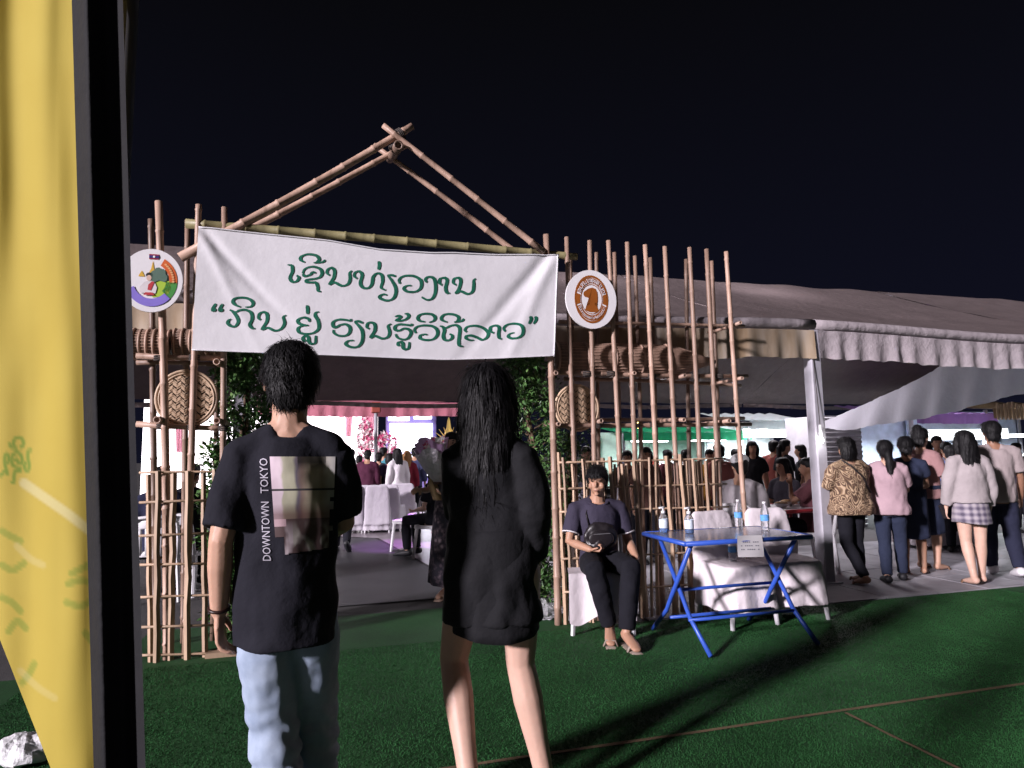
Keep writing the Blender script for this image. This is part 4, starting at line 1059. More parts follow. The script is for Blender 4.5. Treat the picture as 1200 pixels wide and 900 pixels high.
    if not face_detail and fd.y < .35:
        for s in (-1, 1):
            B().add(*ellipsoid(hp(.019 * s, .0505, .006), (.010, .005, .005), 8, 6, HR)).build('eye', mat('dark_eye', (.015, .01, .01), .3), t, org=(0, 0, 0), smooth=True)
            B().add(*ellipsoid(hp(.020 * s, .0500, .020), (.016, .005, .004), 8, 6, HR)).build('eyebrow', mat('dark_eye', (.015, .01, .01), .3), t, org=(0, 0, 0), smooth=True)
        B().add(*ellipsoid(hp(0, .0545, -.040), (.018, .005, .005), 8, 6, HR)).build('mouth', mat('lip', (.24, .10, .08), .5), t, org=(0, 0, 0), smooth=True)
    bo = body.build('body', skin(sk), t, org=(0, 0, 0), smooth=True); remesh_job(bo, .0052 if fingers else vox, 2 if fingers else 3)
    out = {'root': t, 'body': bo, 'J': J, 'hp': hp, 'HR': HR, 'H': H}
    # --- clothes
    for kind, m, o in wear:
        bb = B(); e = o.get('ease', .018); fn = None; vx = o.get('vox', max(.011, vox))
        if kind in ('shirt', 'coat'):
            t0 = o.get('hem', .0); sl_ = o.get('sleeve', .62); fl = o.get('flare', 0.0)
            pts = []; rad = []
            for i in range(16):
                f = t0 + (.965 - t0) * i / 15
                w_ = lerp_curve([(a, b2) for a, b2, c2_ in prof], max(0, f)) * H * bulk + e; d_ = lerp_curve([(a, c2_) for a, b2, c2_ in prof], max(0, f)) * H * bulk + e
                if o.get('boxy'): w_ = max(w_, (.086 * H + e) * o.get('boxy')) if f < .86 else w_
                k = max(0, .8 - f) * fl; pts.append(J['pel'].lerp(J['nk'], f)); rad.append((w_ + k, d_ + k * .8))
            bb.add(*tube(pts, rad, 24, True, side=side))
            for S_ in 'LR':
                bb.add(*tube([J['nk'].lerp(J['sh' + S_], .22) + Vector((0, -.004, .004)) * H, J['nk'].lerp(J['sh' + S_], .55) + Vector((0, -.004, .001)) * H, J['sh' + S_] + Vector((0, 0, -.002)) * H], [.027 * H + e * .35, .030 * H + e * .45, .032 * H + e * .6], 12))
                a, b2, c2_ = J['sh' + S_], J['el' + S_], J['wr' + S_]; se = o.get('sease', e)
                i_ = a.lerp(J['nk'] * .35 + J['pel'].lerp(J['nk'], .82) * .65, .35)
                if sl_ <= 1: bb.add(*tube([i_, a + Vector((0, 0, -.004)), a.lerp(b2, sl_ * .5), a.lerp(b2, sl_)], [.030 * H + e * .5, .031 * H + se * .8, .031 * H + se * 1.05, .029 * H + se * 1.25], 14, True))
                else: bb.add(*tube([i_, a, a.lerp(b2, .6), b2, b2.lerp(c2_, (sl_ - 1) * .5), b2.lerp(c2_, sl_ - 1)], [.030 * H + e * .5, .031 * H + se * .8, .029 * H + se, .025 * H + se, .023 * H + se, .020 * H + se], 14, True))
            fn = folds(o.get('amp', .009), H + loc[0] * 3)
        elif kind == 'pants':
            bb.add(*tube([J['pel'].lerp(J['nk'], f) for f in (-.02, .06, .16, .26)], [((lerp_curve([(a, b2) for a, b2, c2_ in prof], max(0, f))) * H * bulk * .90, (lerp_curve([(a, c2_) for a, b2, c2_ in prof], max(0, f))) * H * bulk * .92 + .002) for f in (0, .06, .16, .26)], 18, True, side=side))
            cut = o.get('cut', .95)
            for S_ in 'LR':
                a, b2, c2_ = J['hip' + S_], J['kn' + S_], J['an' + S_]; q = o.get('wide', 1.0)
                pts = [a + Vector((0, 0, .01)), a.lerp(b2, .4), b2]; rad = [.044 * H + e * .5, .049 * H + e * q, .037 * H + e * q * 1.05]
                if cut > 1 or cut == .95:
                    c_ = .95 if cut == .95 else cut - 1
                    pts += [b2.lerp(c2_, .35 * c_), b2.lerp(c2_, .7 * c_), b2.lerp(c2_, c_)]; rad += [.037 * H + e * q, .031 * H + e * q, .026 * H + e * q * 1.1]
                else: pts = [a, a.lerp(b2, cut * .5), a.lerp(b2, cut)]; rad = [.060 * H + e, .053 * H + e * 1.2, .046 * H + e * 1.6]
                bb.add(*tube(pts, rad, 16, True))
            bands = None
            if o.get('folds'):
                def bands(x, y, z, k=o['folds']): return k * math.sin(z * 88 + 9 * x + 5 * nz(x * 10, y * 10, z * 6)) * math.exp(-((z - .40) / .17) ** 2)
            fn = wrinkle(o.get('amp', .005), (12, 12, 14), 3.0 + loc[0], bands)
        elif kind == 'skirt':
            z1 = o.get('top', .60) * H; z0 = o.get('hem', .38) * H; w1 = max(o.get('w1', .078), .096) * H * bulk + .008; w0 = o.get('w0', .10) * H * bulk + .008; d1 = max(o.get('d1', .062), .076) * H * bulk + .008; d0 = o.get('d0', .085) * H * bulk + .008
            c_ = (J['hipL'] + J['hipR']) / 2; sh = Vector(o.get('shift', (0, 0, 0)))
            V = []; Fc = []; n = 40; k = 12
            for i in range(k + 1):
                f = i / k; z = z1 + (z0 - z1) * f
                w_ = w1 + (w0 - w1) * f ** .7; d_ = d1 + (d0 - d1) * f ** .7
                for j in range(n):
                    an = 2 * math.pi * j / n; pl = 1 + o.get('pleat', .03) * f * math.sin(an * o.get('np', 9))
                    V.append(Vector((c_.x, c_.y, 0)) + sh * f + side * (w_ * pl * math.cos(an)) + Vector((-side.y, side.x, 0)) * (d_ * pl * math.sin(an)) + Vector((0, 0, z + .012 * f * math.sin(an * 2 + 1))))
            for i in range(k):
                for j in range(n): Fc.append((i * n + j, i * n + (j + 1) % n, (i + 1) * n + (j + 1) % n, (i + 1) * n + j))
            Fc.append(tuple(range(n - 1, -1, -1))); Fc.append(tuple(k * n + j for j in range(n)))
            bb.add(V, Fc)
        elif kind == 'shoes':
            for S_ in 'LR':
                an, to = J['an' + S_], J['to' + S_]; b0 = Vector((0, 0, -.018 * H)); sb_ = B()
                sb_.add(*tube([an + (an - to).normalized() * .03 * H + b0, an.lerp(to, .3) + Vector((0, 0, -.006 * H)), an.lerp(to, .7), to + (to - an).normalized() * .012 * H], [(.028 * H, .028 * H), (.030 * H, .030 * H), (.033 * H, .020 * H), (.024 * H, .014 * H)], 12, True, side=side, rnd=True))
                so_ = sb_.build('shoe', m, t, org=(0, 0, 0), smooth=True)
            continue
        elif kind == 'sandals':
            for S_ in 'LR':
                an, to = J['an' + S_], J['to' + S_]; d = to - an; d.z = 0; d.normalize(); z0 = to.z - .016 * H
                base = Vector((an.x, an.y, z0)); sb_ = B()
                sb_.add(*tube([base - d * .035 * H, base, base + d * .07 * H, base + d * .135 * H], [(.024 * H, .008), (.026 * H, .008), (.030 * H, .008), (.024 * H, .008)], 12, True, side=side))
                c_ = base + d * .09 * H; sdir_ = d.cross(Vector((0, 0, 1)))
                sb_.add(*tube([c_ + sdir_ * .032 * H, c_ + sdir_ * .02 * H + Vector((0, 0, .028 * H)), c_ - sdir_ * .02 * H + Vector((0, 0, .028 * H)), c_ - sdir_ * .032 * H], [(.006, .016)] * 4, 6, True))
                sb_.build('sandal', m, t, org=(0, 0, 0), smooth=True)
            continue
        ob = bb.build({'shirt': 'shirt', 'coat': 'coat', 'pants': 'trousers', 'skirt': 'skirt'}[kind] if 'name' not in o else o['name'], m, t, org=(0, 0, 0), smooth=True)
        if o.get('label'): ob['label'] = o['label']
        out[ob.name.split('.')[0]] = ob
        if kind != 'skirt': remesh_job(ob, vx, o.get('sm', 6 if kind in ('shirt', 'coat') else 4), fn if vx < .02 else None)
    # --- hair
    if hair:
        hm = hairm or HB; bb = B()
        if hair in ('short', 'long', 'bob', 'bun', 'pony', 'mop'):
            up = .010 if hair != 'mop' else .013
            bb.add(*ellipsoid(hp(0, -.013, .020 + up * .3), (.0515 * H, .0555 * H, .0565 * H), 20, 16, HR))
            bb.add(*ellipsoid(hp(0, .010, .044), (.047 * H, .046 * H, .034 * H), 18, 12, HR))
            bb.add(*ellipsoid(hp(0, -.034, -.016), (.042 * H, .030 * H, .040 * H), 16, 12, HR))
            if hair == 'mop':
                bb.add(*ellipsoid(hp(0, .030, .040), (.046 * H, .034 * H, .024 * H), 16, 10, HR))
                for s in (-1, 1): bb.add(*ellipsoid(hp(.034 * s, -.012, .014), (.020 * H, .034 * H, .032 * H), 12, 10, HR))
            for s in (-1, 1): bb.add(*ellipsoid(hp(.041 * s, -.004, .020), (.013 * H, .024 * H, .026 * H), 10, 8, HR))
        if hair == 'long':
            L = .27 if not props else props.get('hairlen', .27); q = 1.0
            pts = [hp(0, -.025, .02), hp(0, -.042, -.03)]; pts += [Vector((pts[1].x, pts[1].y, 0)) + Vector((0, (-.012 * k - .0), 0)) * H * .5 + Vector((0, 0, pts[1].z - L * H * f)) for k, f in ((1, .35), (2, .7), (3, 1.0))]
            bb.add(*tube(pts, [(.050 * H, .040 * H), (.058 * H, .034 * H), (.060 * H, .028 * H), (.054 * H, .024 * H), (.036 * H, .014 * H)], 16, True, side=HR @ Vector((1, 0, 0))))
            for s in (-1, 1): bb.add(*tube([hp(.038 * s, .012, .03), hp(.048 * s, .006, -.02), hp(.046 * s, -.02, -.08)], [(.016 * H, .024 * H)] * 3, 10, True))
        if hair == 'bob':
            bb.add(*tube([hp(0, -.02, .02), hp(0, -.026, -.03), hp(0, -.026, -.075)], [(.052 * H, .045 * H), (.058 * H, .046 * H), (.052 * H, .038 * H)], 16, True, side=HR @ Vector((1, 0, 0))))
        if hair == 'bun': bb.add(*ellipsoid(hp(0, -.035, .075), (.028 * H, .028 * H, .026 * H), 12, 10, HR))
        if hair == 'pony':
            bb.add(*tube([hp(0, -.05, .02), hp(.006, -.078, -.01), hp(.012, -.082, -.09), hp(.014, -.07, -.19), hp(.016, -.06, -.25)], [.018 * H, .026 * H, .026 * H, .022 * H, .008 * H], 12, True, rnd=True))
        ho = bb.build('hair', hm, t, org=(0, 0, 0), smooth=True); remesh_job(ho, min(vox, .011), 3, wrinkle(.005, (40, 40, 7), H))
        out['hair'] = ho
    return out
def foot(px, py): p = G(px, py); return Vector((p.x, p.y, 0))
def Hof(px, py, ytop):
    p = foot(px, py); y = p.y
    return atY(px, ytop, y).z, p
def strands(ob, root, n, L, w, m, seed=1, grav=1.0, out=.25, jit=.25, zmax=None):
    """fine locks growing over a finished hair mesh"""
    rs = random.Random(seed); me = ob.data; polys = me.polygons; V = []; Fc = []; N = len(polys)
    for i in range(n):
        p = polys[rs.randrange(N)]; c = p.center.copy(); nn = p.normal.copy()
        d = Vector((rs.gauss(0, jit), rs.gauss(0, jit), -grav)); d = (d - nn * d.dot(nn)); d = (d.normalized() if d.length > .05 else d) + nn * out * rs.uniform(.2, 1.2); d.normalize()
        s = d.cross(nn).normalized() * (w * rs.uniform(.5, 1.2)); l = L * rs.uniform(.5, 1.25)
        p1 = c + d * (l * .5); p2 = p1 + (d + Vector((0, 0, -.35 * grav)) - nn * .25).normalized() * (l * .5)
        k = len(V); V += [c - s, c + s, p1 - s * .8, p1 + s * .8, p2]; Fc += [(k, k + 1, k + 3, k + 2), (k + 2, k + 3, k + 4)]
    o = B().add(V, Fc).build('hair_strands', m, ob, org=(0, 0, 0)); o['kind'] = 'stuff'; return o
# ================================================================== CHAIRS, TABLES AND SMALL THINGS
wp = mat('white_plastic', (0.66, 0.65, 0.68), 0.38, var=.05)
sheet = fabric('pale_chair_cover', (0.66, 0.60, 0.63), .85, .06)
def plastic_chair(loc, rz, label, group=None, h=.82):
    t = thing('plastic_chair', label, 'chair', loc, rz, group)
    def part(name, bb, bev=.006): return bb.build(name, wp, t, org=(0, 0, 0), bevel=bev)
    def seatf(s, q): x = (s - .5) * .43; y = (q - .5) * .42; return Vector((x, y, .44 - .018 * math.cos(x * 7) * math.cos(y * 7)))
    V, Fc = grid(seatf, 8, 8); V2 = [v - Vector((0, 0, .022)) for v in V]; k = len(V)
    bb = B().add(V, Fc); bb.add(V2, [f[::-1] for f in Fc]); bb.box((0, .205, .425), .43, .018, .05); bb.box((-.212, 0, .422), .018, .40, .045); bb.box((.212, 0, .422), .018, .40, .045)
    bb.build('seat', wp, t, org=(0, 0, 0), smooth=False)
    for sx in (-1, 1):
        for sy in (-1, 1):
            bb = B(); bb.tube([(sx * .195, sy * .185, .43), (sx * .215, sy * .205, .2), (sx * .228, sy * .225, .0)], [(.030, .022), (.026, .020), (.022, .018)], 6); bb.build('leg', wp, t, org=(0, 0, 0), smooth=False)
    bb = B()
    def bp(x, z): return Vector((x, -.20 - (z - .44) * .20 - .03 * (1 - (x / .2) ** 2), z))
    bb.tube([bp(-.20, .42), bp(-.205, .6), bp(-.195, h - .06), bp(-.15, h - .005), bp(0, h + .008), bp(.15, h - .005), bp(.195, h - .06), bp(.205, .6), bp(.20, .42)], [(.022, .016)] * 9, 8)
    for x in (-.12, -.06, 0, .06, .12): bb.tube([bp(x, .46), bp(x, .63), bp(x, h - .1)], [(.006, .020)] * 3, 6)
    bb.tube([bp(-.19, h - .07), bp(0, h - .05), bp(.19, h - .07)], [(.05, .009)] * 3, 8); bb.tube([bp(-.19, .47), bp(0, .47), bp(.19, .47)], [(.03, .009)] * 3, 8)
    bb.build('backrest', wp, t, org=(0, 0, 0), smooth=True)
    return t
def covered_chair(loc, rz, label, group=None, low=.13, m=None, vox=.012):
    t = thing('covered_chair', label, 'chair', loc, rz, group)
    def rr(z, w, d, y=0.0, n=28, ex=5.0, wob=0.0, ph=0.0):
        out = []
        for i in range(n):
            a = 2 * math.pi * i / n; c_, s_ = math.cos(a), math.sin(a); q = (abs(c_) ** ex + abs(s_) ** ex) ** (-1 / ex)
            k = 1 + wob * math.sin(a * 7 + ph) * .06; out.append(Vector((w * q * c_ * k, y + d * q * s_ * k, z)))
        return out
    def loft(rings):
        n = len(rings[0]); V = [v for r_ in rings for v in r_]; Fc = [(i * n + j, i * n + (j + 1) % n, (i + 1) * n + (j + 1) % n, (i + 1) * n + j) for i in range(len(rings) - 1) for j in range(n)]
        Fc += [tuple(range(n - 1, -1, -1)), tuple((len(rings) - 1) * n + j for j in range(n))]; return V, Fc
    bb = B(); bb.add(*loft([rr(low + .0, .262, .262, .01, wob=1), rr(low + .1, .252, .25, .01, wob=.7), rr(.36, .235, .235, 0, wob=.2), rr(.45, .228, .228, 0), rr(.47, .21, .21, 0)]))
    bb.add(*loft([rr(low + .1, .235, .05, -.225, wob=.5), rr(.45, .225, .04, -.225), rr(.65, .218, .034, -.255), rr(.82, .195, .03, -.285), rr(.86, .15, .026, -.295)]))
    o = bb.build('cover', m or sheet, t, org=(0, 0, 0), smooth=True); remesh_job(o, vox, 3, wrinkle(.006, (9, 9, 6), loc[0]))
    for sx in (-1, 1):
        for sy in (-1, 1): B().tube([(sx * .19, sy * .19, .3), (sx * .215, sy * .21, 0)], [.024, .020], 7).build('leg', wp, t, org=(0, 0, 0), smooth=True)
    return t
# blue folding table
blue = mat('blue_painted_steel', (0.030, 0.085, 0.42), .35, var=.12, scale=9, bscale=60, bstr=.08)
topm = mat('scratched_table_top', (0.16, 0.17, 0.24), .16, var=.25, scale=7, bstr=.05, spec=.6)
TH = .755
ct = G(808, 635, TH); ul, vl = uv(ct); ul -= .03; TW, TDp = 1.02, .62
tbl = thing('folding_table', 'blue steel folding table with crossed legs and bottles on top', 'table', W(ul + TW / 2, vl + TDp / 2))
B().gbox(ul + .016, ul + TW - .016, vl + .016, vl + TDp - .016, TH - .018, TH).build('table_top', topm, tbl)
rim = B()
cor = [W(ul, vl, TH - .014), W(ul + TW, vl, TH - .014), W(ul + TW, vl + TDp, TH - .014), W(ul, vl + TDp, TH - .014)]
for i in range(4): rim.tube([cor[i], cor[(i + 1) % 4]], .017, 8)
rim.build('edge_rim', blue, tbl, smooth=True)
for k, uu in enumerate((ul + .07, ul + TW - .10)):
    for q, (va, vb, du) in enumerate(((vl + .05, vl + TDp - .06, 0.0), (vl + TDp - .05, vl + .02, .034))):
        u2 = uu + du
        B().tube([W(u2, va, TH - .03), W(u2, va + (vb - va) * .62, .30), W(u2, va + (vb - va) * .74, .21), W(u2 + (.05 if k else -.05) * 0, vb + (.10 if vb > va else -.10), .018)], .0165, 9).build('leg', blue, tbl, smooth=True)
for (va, z) in ((vl + .36, .36), (vl + .40, .16), (vl + .14, .20)):
    B().tube([W(ul + .08, va, z), W(ul + TW - .08, va, z)], .012, 8).build('stretcher', blue, tbl, smooth=True)
# bottles on the table
clr, nt, b = nodes_of('clear_plastic'); b.inputs['Base Color'].default_value = (.92, .95, .98, 1); b.inputs['Roughness'].default_value = .06; b.inputs['Transmission Weight'].default_value = .92; b.inputs['IOR'].default_value = 1.25
gel, nt, b = nodes_of('blue_gel'); b.inputs['Base Color'].default_value = (.10, .32, .85, 1); b.inputs['Roughness'].default_value = .15; b.inputs['Transmission Weight'].default_value = .5; b.inputs['IOR'].default_value = 1.33
lab_m = mat('bottle_label', (.62, .70, .80), .5, var=.2, scale=50); capw = mat('white_cap', (.75, .75, .77), .4)
def sanitizer(px, py, label):
    p = G(px, py, TH); t = thing('pump_bottle', label, 'bottle', p, group='pump bottles on the blue table')
    k = lambda z: Vector((p.x, p.y, TH + .001 + z))
    B().tube([k(0), k(.005), k(.11), k(.135), k(.142)], [.030, .034, .034, .022, .014], 16).build('bottle_body', clr, t, smooth=True)
    B().tube([k(.004), k(.032)], [.031, .031], 14).build('gel_filling', gel, t, smooth=True)
    B().tube([k(.035), k(.10)], [.0348, .0348], 16, False).build('label_wrap', lab_m, t, smooth=True)
    B().tube([k(.143), k(.163)], [.016, .016], 12).build('cap', capw, t, smooth=True)
    bb = B().tube([k(.163), k(.186)], [.006, .006], 8); bb.tube([k(.19) + UA * .014, k(.19) - UA * .035 - Vector((0, 0, .006))], [.009, .006], 8); bb.build('pump_head', capw, t, smooth=True)
sanitizer(778, 624, 'clear pump bottle of blue gel nearest the table corner and bamboo lattice')
sanitizer(808, 625, 'clear pump bottle of blue gel standing beside the water bottles\' side of the table')
def water(p, label, parent_z, lying=False, group='water bottles on the blue table'):
    t = thing('water_bottle', label, 'bottle', p, group=group); k = lambda z: Vector((p.x, p.y, p.z + .001 + z))
    rad = []; pts = []
    for i in range(22):
        z = .20 * i / 21; r = .031 if z < .14 else .031 - (z - .14) / .06 * .020; rad.append(r * (1 + .05 * math.sin(z * 210)) if z < .14 else r); pts.append(k(z))
    B().tube(pts, rad, 16).build('bottle_body', clr, t, smooth=True)
    B().tube([k(.07), k(.115)], [.0330, .0330], 16, False).build('label_wrap', mat('blue_label', (.10, .30, .62), .5, var=.4, scale=40), t, smooth=True)
    B().tube([k(.199), k(.215)], [.0145, .0145], 12).build('cap', capw, t, smooth=True)
water(G(866, 617, TH), 'clear water bottle standing midway along the blue table behind the paper notice', TH)
water(G(897, 621, TH), 'clear water bottle standing at the paper-notice end of the blue table', TH)
# paper notice hanging from the front edge
pn = thing('paper_notice', 'white paper notice taped to the front edge of the blue table', 'notice', P(883, 655, vl - .02))
def pnf(s, t_): 
    p = P(864 + 29 * s + t_ * 1.0, 628 + 25 * t_ - .8 * s, vl - .022); return p + VA * (.008 * math.sin(s * 3 + t_ * 2) - .006 * t_)
V, Fc = grid(pnf, 8, 8); B().add(V, Fc).build('sheet', mat('paper', (.62, .60, .62), .8, var=.05), pn, smooth=True)
ink = mat('grey_ink', (.22, .22, .26), .8)
for k in range(3):
    bb = B()
    for j in range(9):
        x0 = .14 + j * .08; 
        if (j * 7 + k * 3) % 5 == 0: continue
        q = [pnf(x0, .28 + k * .17), pnf(x0 + .055, .28 + k * .17), pnf(x0 + .055, .33 + k * .17), pnf(x0, .33 + k * .17)]
        bb.add([v - VA * .003 for v in q], [(0, 1, 2, 3)])
    bb.build('writing_line', ink, pn)
# covered chairs behind the table
pa_ = W(uv(foot(848, 722))[0], -.42); covered_chair(pa_ + VA * .02, PHI + math.pi + .08, 'chair under a pale cloth cover behind the blue table with a bottle on its seat', 'covered chairs behind the blue table')
pb_ = W(uv(foot(916, 718))[0], -.36); covered_chair(pb_, PHI + math.pi - .12, 'chair under a pale cloth cover behind the paper notice, next to the tent post', 'covered chairs behind the blue table')
water(Vector((pa_.x - .02, pa_.y + .02, .478)), 'small water bottle standing on the seat of a cloth covered chair', .47, group=None)

# ================================================================== FOREGROUND COUPLE
navy = fabric('navy_black_cotton', (0.012, 0.012, 0.018), .9, .15); blackc = fabric('black_cotton', (0.010, 0.010, 0.012), .85, .2)
denim, nt, b = nodes_of('light_denim'); co = coords(nt); n1 = tex(nt, 'Noise', Scale=5.0, Detail=6.0, Roughness=.65); nt.links.new(co, n1.inputs['Vector'])
nt.links.new(ramp(nt, n1.outputs['Fac'], [(.3, (.20, .26, .37)), (.7, (.36, .43, .54))]), b.inputs['Base Color']); b.inputs['Roughness'].default_value = .9
n2 = tex(nt, 'Wave', Scale=260.0, Distortion=1.0); nt.links.new(co, n2.inputs['Vector']); bump(nt, b, n2.outputs['Fac'], .2, .001)
YM = 2.22; pm = atY(338, 560, YM)
man = person('young man walking away in a black printed T-shirt and light blue jeans', (pm.x, YM, 0), R(13), 1.745, sk='b', fingers=True,
    pose=dict(shL=(-.086, -.01, .79), shR=(.086, -.01, .79), elL=(-.110, -.045, .635), wrL=(-.116, -.01, .505), hdL=(.02, .12, -1), elR=(.105, .05, .65), wrR=(.05, .17, .62), hdR=(-.3, 1, .2), curlL=(.45, 0, 0), curlR=(1.0, 0, 0),
              hipL=(-.038, 0, .52), hipR=(.040, .01, .52), knL=(-.020, .02, .285), anL=(.012, -.05, .045), toL=(.0, .06, .016), knR=(.050, .07, .29), anR=(.058, .10, .045), toR=(.07, .21, .02)),
    wear=[('shirt', navy, dict(ease=.012, sleeve=.86, sease=.016, hem=-.085, boxy=1.0, vox=.008, amp=.010, flare=.004)), ('pants', denim, dict(ease=.014, vox=.008, amp=.006, folds=.9)), ('shoes', mat('black_shoe', (.02, .02, .022), .5), {})],
    hair='mop', headturn=R(8), vox=.008, bulk=.95)
YG = 2.68; pg = atY(575, 560, YG)
gird = 1.73
girl = person('young woman with long black hair walking away in a loose black jacket', (pg.x, YG, 0), R(-4), gird, sk='d', fem=True, vox=.008,
    pose=dict(pel=(0, 0, .47), shL=(-.072, -.01, .785), shR=(.076, -.01, .785), elL=(-.082, .04, .655), wrL=(-.04, .13, .62), elR=(.105, -.02, .645), wrR=(.10, .05, .52), nk=(-.006, .0, .835),
              hipL=(-.055, 0, .52), hipR=(.068, 0, .52), knL=(-.095, .03, .315), anL=(-.040, -.10, .08), toL=(-.05, .01, .016), knR=(.062, .02, .31), anR=(.118, .0, .05), toR=(.12, .11, .016)),
    wear=[('coat', blackc, dict(ease=.016, sleeve=1.75, sease=.024, hem=-.16, boxy=.95, flare=.05, vox=.009, amp=.012)), ('skirt', blackc, dict(name='dress', top=.62, hem=.385, w1=.09, w0=.112, d1=.07, d0=.095, pleat=.02)), ('shoes', mat('dark_shoe', (.03, .02, .02), .5), {})],
    hair='long', props=dict(hairlen=.22), bulk=.86)

# ================================================================== SEATED MAN BY THE GATE
SITP = dict(pel=(0, 0, .275), nk=(0, -.02, .64), shL=(-.108, -.02, .608), shR=(.108, -.02, .608), elL=(-.135, .02, .43), elR=(.135, .02, .43), wrL=(-.09, .15, .40), wrR=(.09, .15, .40),
            hipL=(-.05, .02, .315), hipR=(.05, .02, .315), knL=(-.07, .255, .315), knR=(.07, .255, .315), anL=(-.07, .24, .05), anR=(.07, .24, .05), toL=(-.08, .36, .016), toR=(.08, .36, .016))
pc_ = foot(707, 745)
chair_c = pc_ + Vector((.01, .22, 0))
plastic_chair(chair_c, math.pi - .05, 'white plastic chair under the seated man in the polo shirt', h=.86)
drp_t = thing('chair_cloth', 'pale cloth hanging over the seat under the seated man', 'cloth', chair_c, math.pi - .05)
def ccl(s, t_):
    x = (s - .5) * .50; 
    return Vector((x, -.02 + .29 * min(1, t_ * 1.6) + .015 * math.sin(s * 14), .462 if t_ < .6 else .462 - (t_ - .6) / .4 * (.34 + .04 * math.sin(s * 9))))
V, Fc = grid(ccl, 24, 20); B().add(V, Fc).build('cloth', sheet, drp_t, org=(0, 0, 0), smooth=True)
polo = fabric('purple_grey_polo', (0.038, 0.033, 0.055), .85, .12); blackp = fabric('black_trousers', (0.008, 0.008, 0.012), .9, .2)
sm_ = dict(SITP); sm_.update(pel=(0, .03, .275), nk=(0, .02, .605), shL=(-.112, .01, .572), shR=(.112, .01, .572), elR=(.152, .05, .42), wrR=(.075, .155, .395), elL=(-.150, .02, .41), wrL=(-.155, .13, .345), hdR=(-.8, .5, -.1), hdL=(.05, .7, -.6), curlR=(1.0, 0, 0), curlL=(.5, 0, 0),
           hipL=(-.05, .04, .318), hipR=(.05, .04, .318), knL=(-.085, .275, .325), knR=(.082, .275, .325), anR=(.012, .24, .06), anL=(-.040, .33, .055), toR=(.035, .34, .016), toL=(-.050, .45, .018))
seat = person('man in dark polo shirt sitting on a white chair with a black bag', (chair_c.x - .0, chair_c.y + .03, 0), math.pi + R(6), 1.62, sm_, sk='a', vox=.009, fingers=True, face_detail=True,
    wear=[('shirt', polo, dict(ease=.018, sleeve=.75, sease=.018, hem=-.0, vox=.009, amp=.006)), ('pants', blackp, dict(ease=.016, vox=.009)), ('sandals', mat('beige_sandal', (.30, .24, .2), .7), {})],
    hair='mop', headturn=R(-22), headtilt=R(-4))
sr = seat['root']; Hs = 1.62; hp = seat['hp']
whi = fabric('white_trim', (.62, .60, .62), .8, .05)
nkp = Vector(sm_['nk']) * Hs
def ringc(c, rx, ry, tilt, n=20, a0=0, a1=360): return [c + Vector((rx * math.cos(R(a)), ry * math.sin(R(a)), tilt * math.sin(R(a)))) for a in [a0 + (a1 - a0) * i / n for i in range(n + 1)]]
B().tube(ringc(nkp + Vector((0, .004, .008)), .074, .070, -.032, a0=105, a1=435), [(.007, .020)] * 21, 8).build('collar', polo, sr, org=(0, 0, 0), smooth=True)
for k, (dz, r_) in enumerate(((-.006, .084), (-.018, .090))):
    B().tube(ringc(nkp + Vector((0, .004, dz)), r_, r_ * .95, -.034, a0=112, a1=428), [.0035] * 21, 5).build('collar_stripe', whi, sr, org=(0, 0, 0), smooth=True)
for S_ in 'LR':
    a_ = Vector(sm_['sh' + S_]) * Hs; e_ = Vector(sm_['el' + S_]) * Hs; c_ = a_.lerp(e_, .74); s1, s2 = frame_of(e_ - a_)
    B().tube([c_ + (s1 * math.cos(x) + s2 * math.sin(x)) * .066 for x in [2 * math.pi * i / 18 for i in range(19)]], .006, 6, False).build('sleeve_trim', whi, sr, org=(0, 0, 0), smooth=True)
eyem = mat('dark_eye', (.015, .01, .01), .3); lipm = mat('lip', (.24, .10, .08), .5)
for s in (-1, 1):
    B().add(*ellipsoid(hp(.019 * s, .0525, .006), (.0095, .004, .0042), 8, 6, seat['HR'])).build('eye', eyem, sr, org=(0, 0, 0), smooth=True)
    B().add(*ellipsoid(hp(.020 * s, .0545, .021), (.016, .004, .0035), 8, 6, seat['HR'])).build('eyebrow', eyem, sr, org=(0, 0, 0), smooth=True)
B().add(*ellipsoid(hp(0, .0565, -.039), (.018, .004, .004), 8, 6, seat['HR'])).build('mouth', lipm, sr, org=(0, 0, 0), smooth=True)
# black cross-body bag on his lap
M_ = sr.matrix_basis.copy(); loc_w = Matrix.Translation(Vector(sr.location)) @ Matrix.Rotation(sr.rotation_euler.z, 4, 'Z')
bagt = thing('shoulder_bag', 'black cross-body bag resting against the seated man\'s stomach', 'bag', Vector(sr.location), sr.rotation_euler.z)
leather = mat('black_leather', (.016, .013, .015), .38, var=.25, scale=20, bscale=60, bstr=.3)
bb = B().add(*ellipsoid((.015, .165, .72), (.135, .045, .115), 18, 14)); bb.add(*ellipsoid((.045, .17, .66), (.10, .055, .07), 14, 10)); ob = bb.build('bag_body', leather, bagt, org=(0, 0, 0), smooth=True); remesh_job(ob, .011, 3, wrinkle(.010, (14, 14, 14), 2))
bb = B().add(*ellipsoid((.02, .206, .71), (.10, .014, .065), 16, 10)); bb.build('front_pocket', leather, bagt, org=(0, 0, 0), smooth=True)
B().tube([(.10, .14, .80), (.115, .115, .89), (.085, .06, .965), (.03, .0, .995)], [(.014, .004)] * 4, 8).build('strap', leather, bagt, org=(0, 0, 0), smooth=True)
B().tube([(-.05, .218, .75), (.08, .218, .745)], .003, 5).build('zip', mat('grey_zip', (.3, .3, .32), .3, metal=.6), bagt, org=(0, 0, 0))

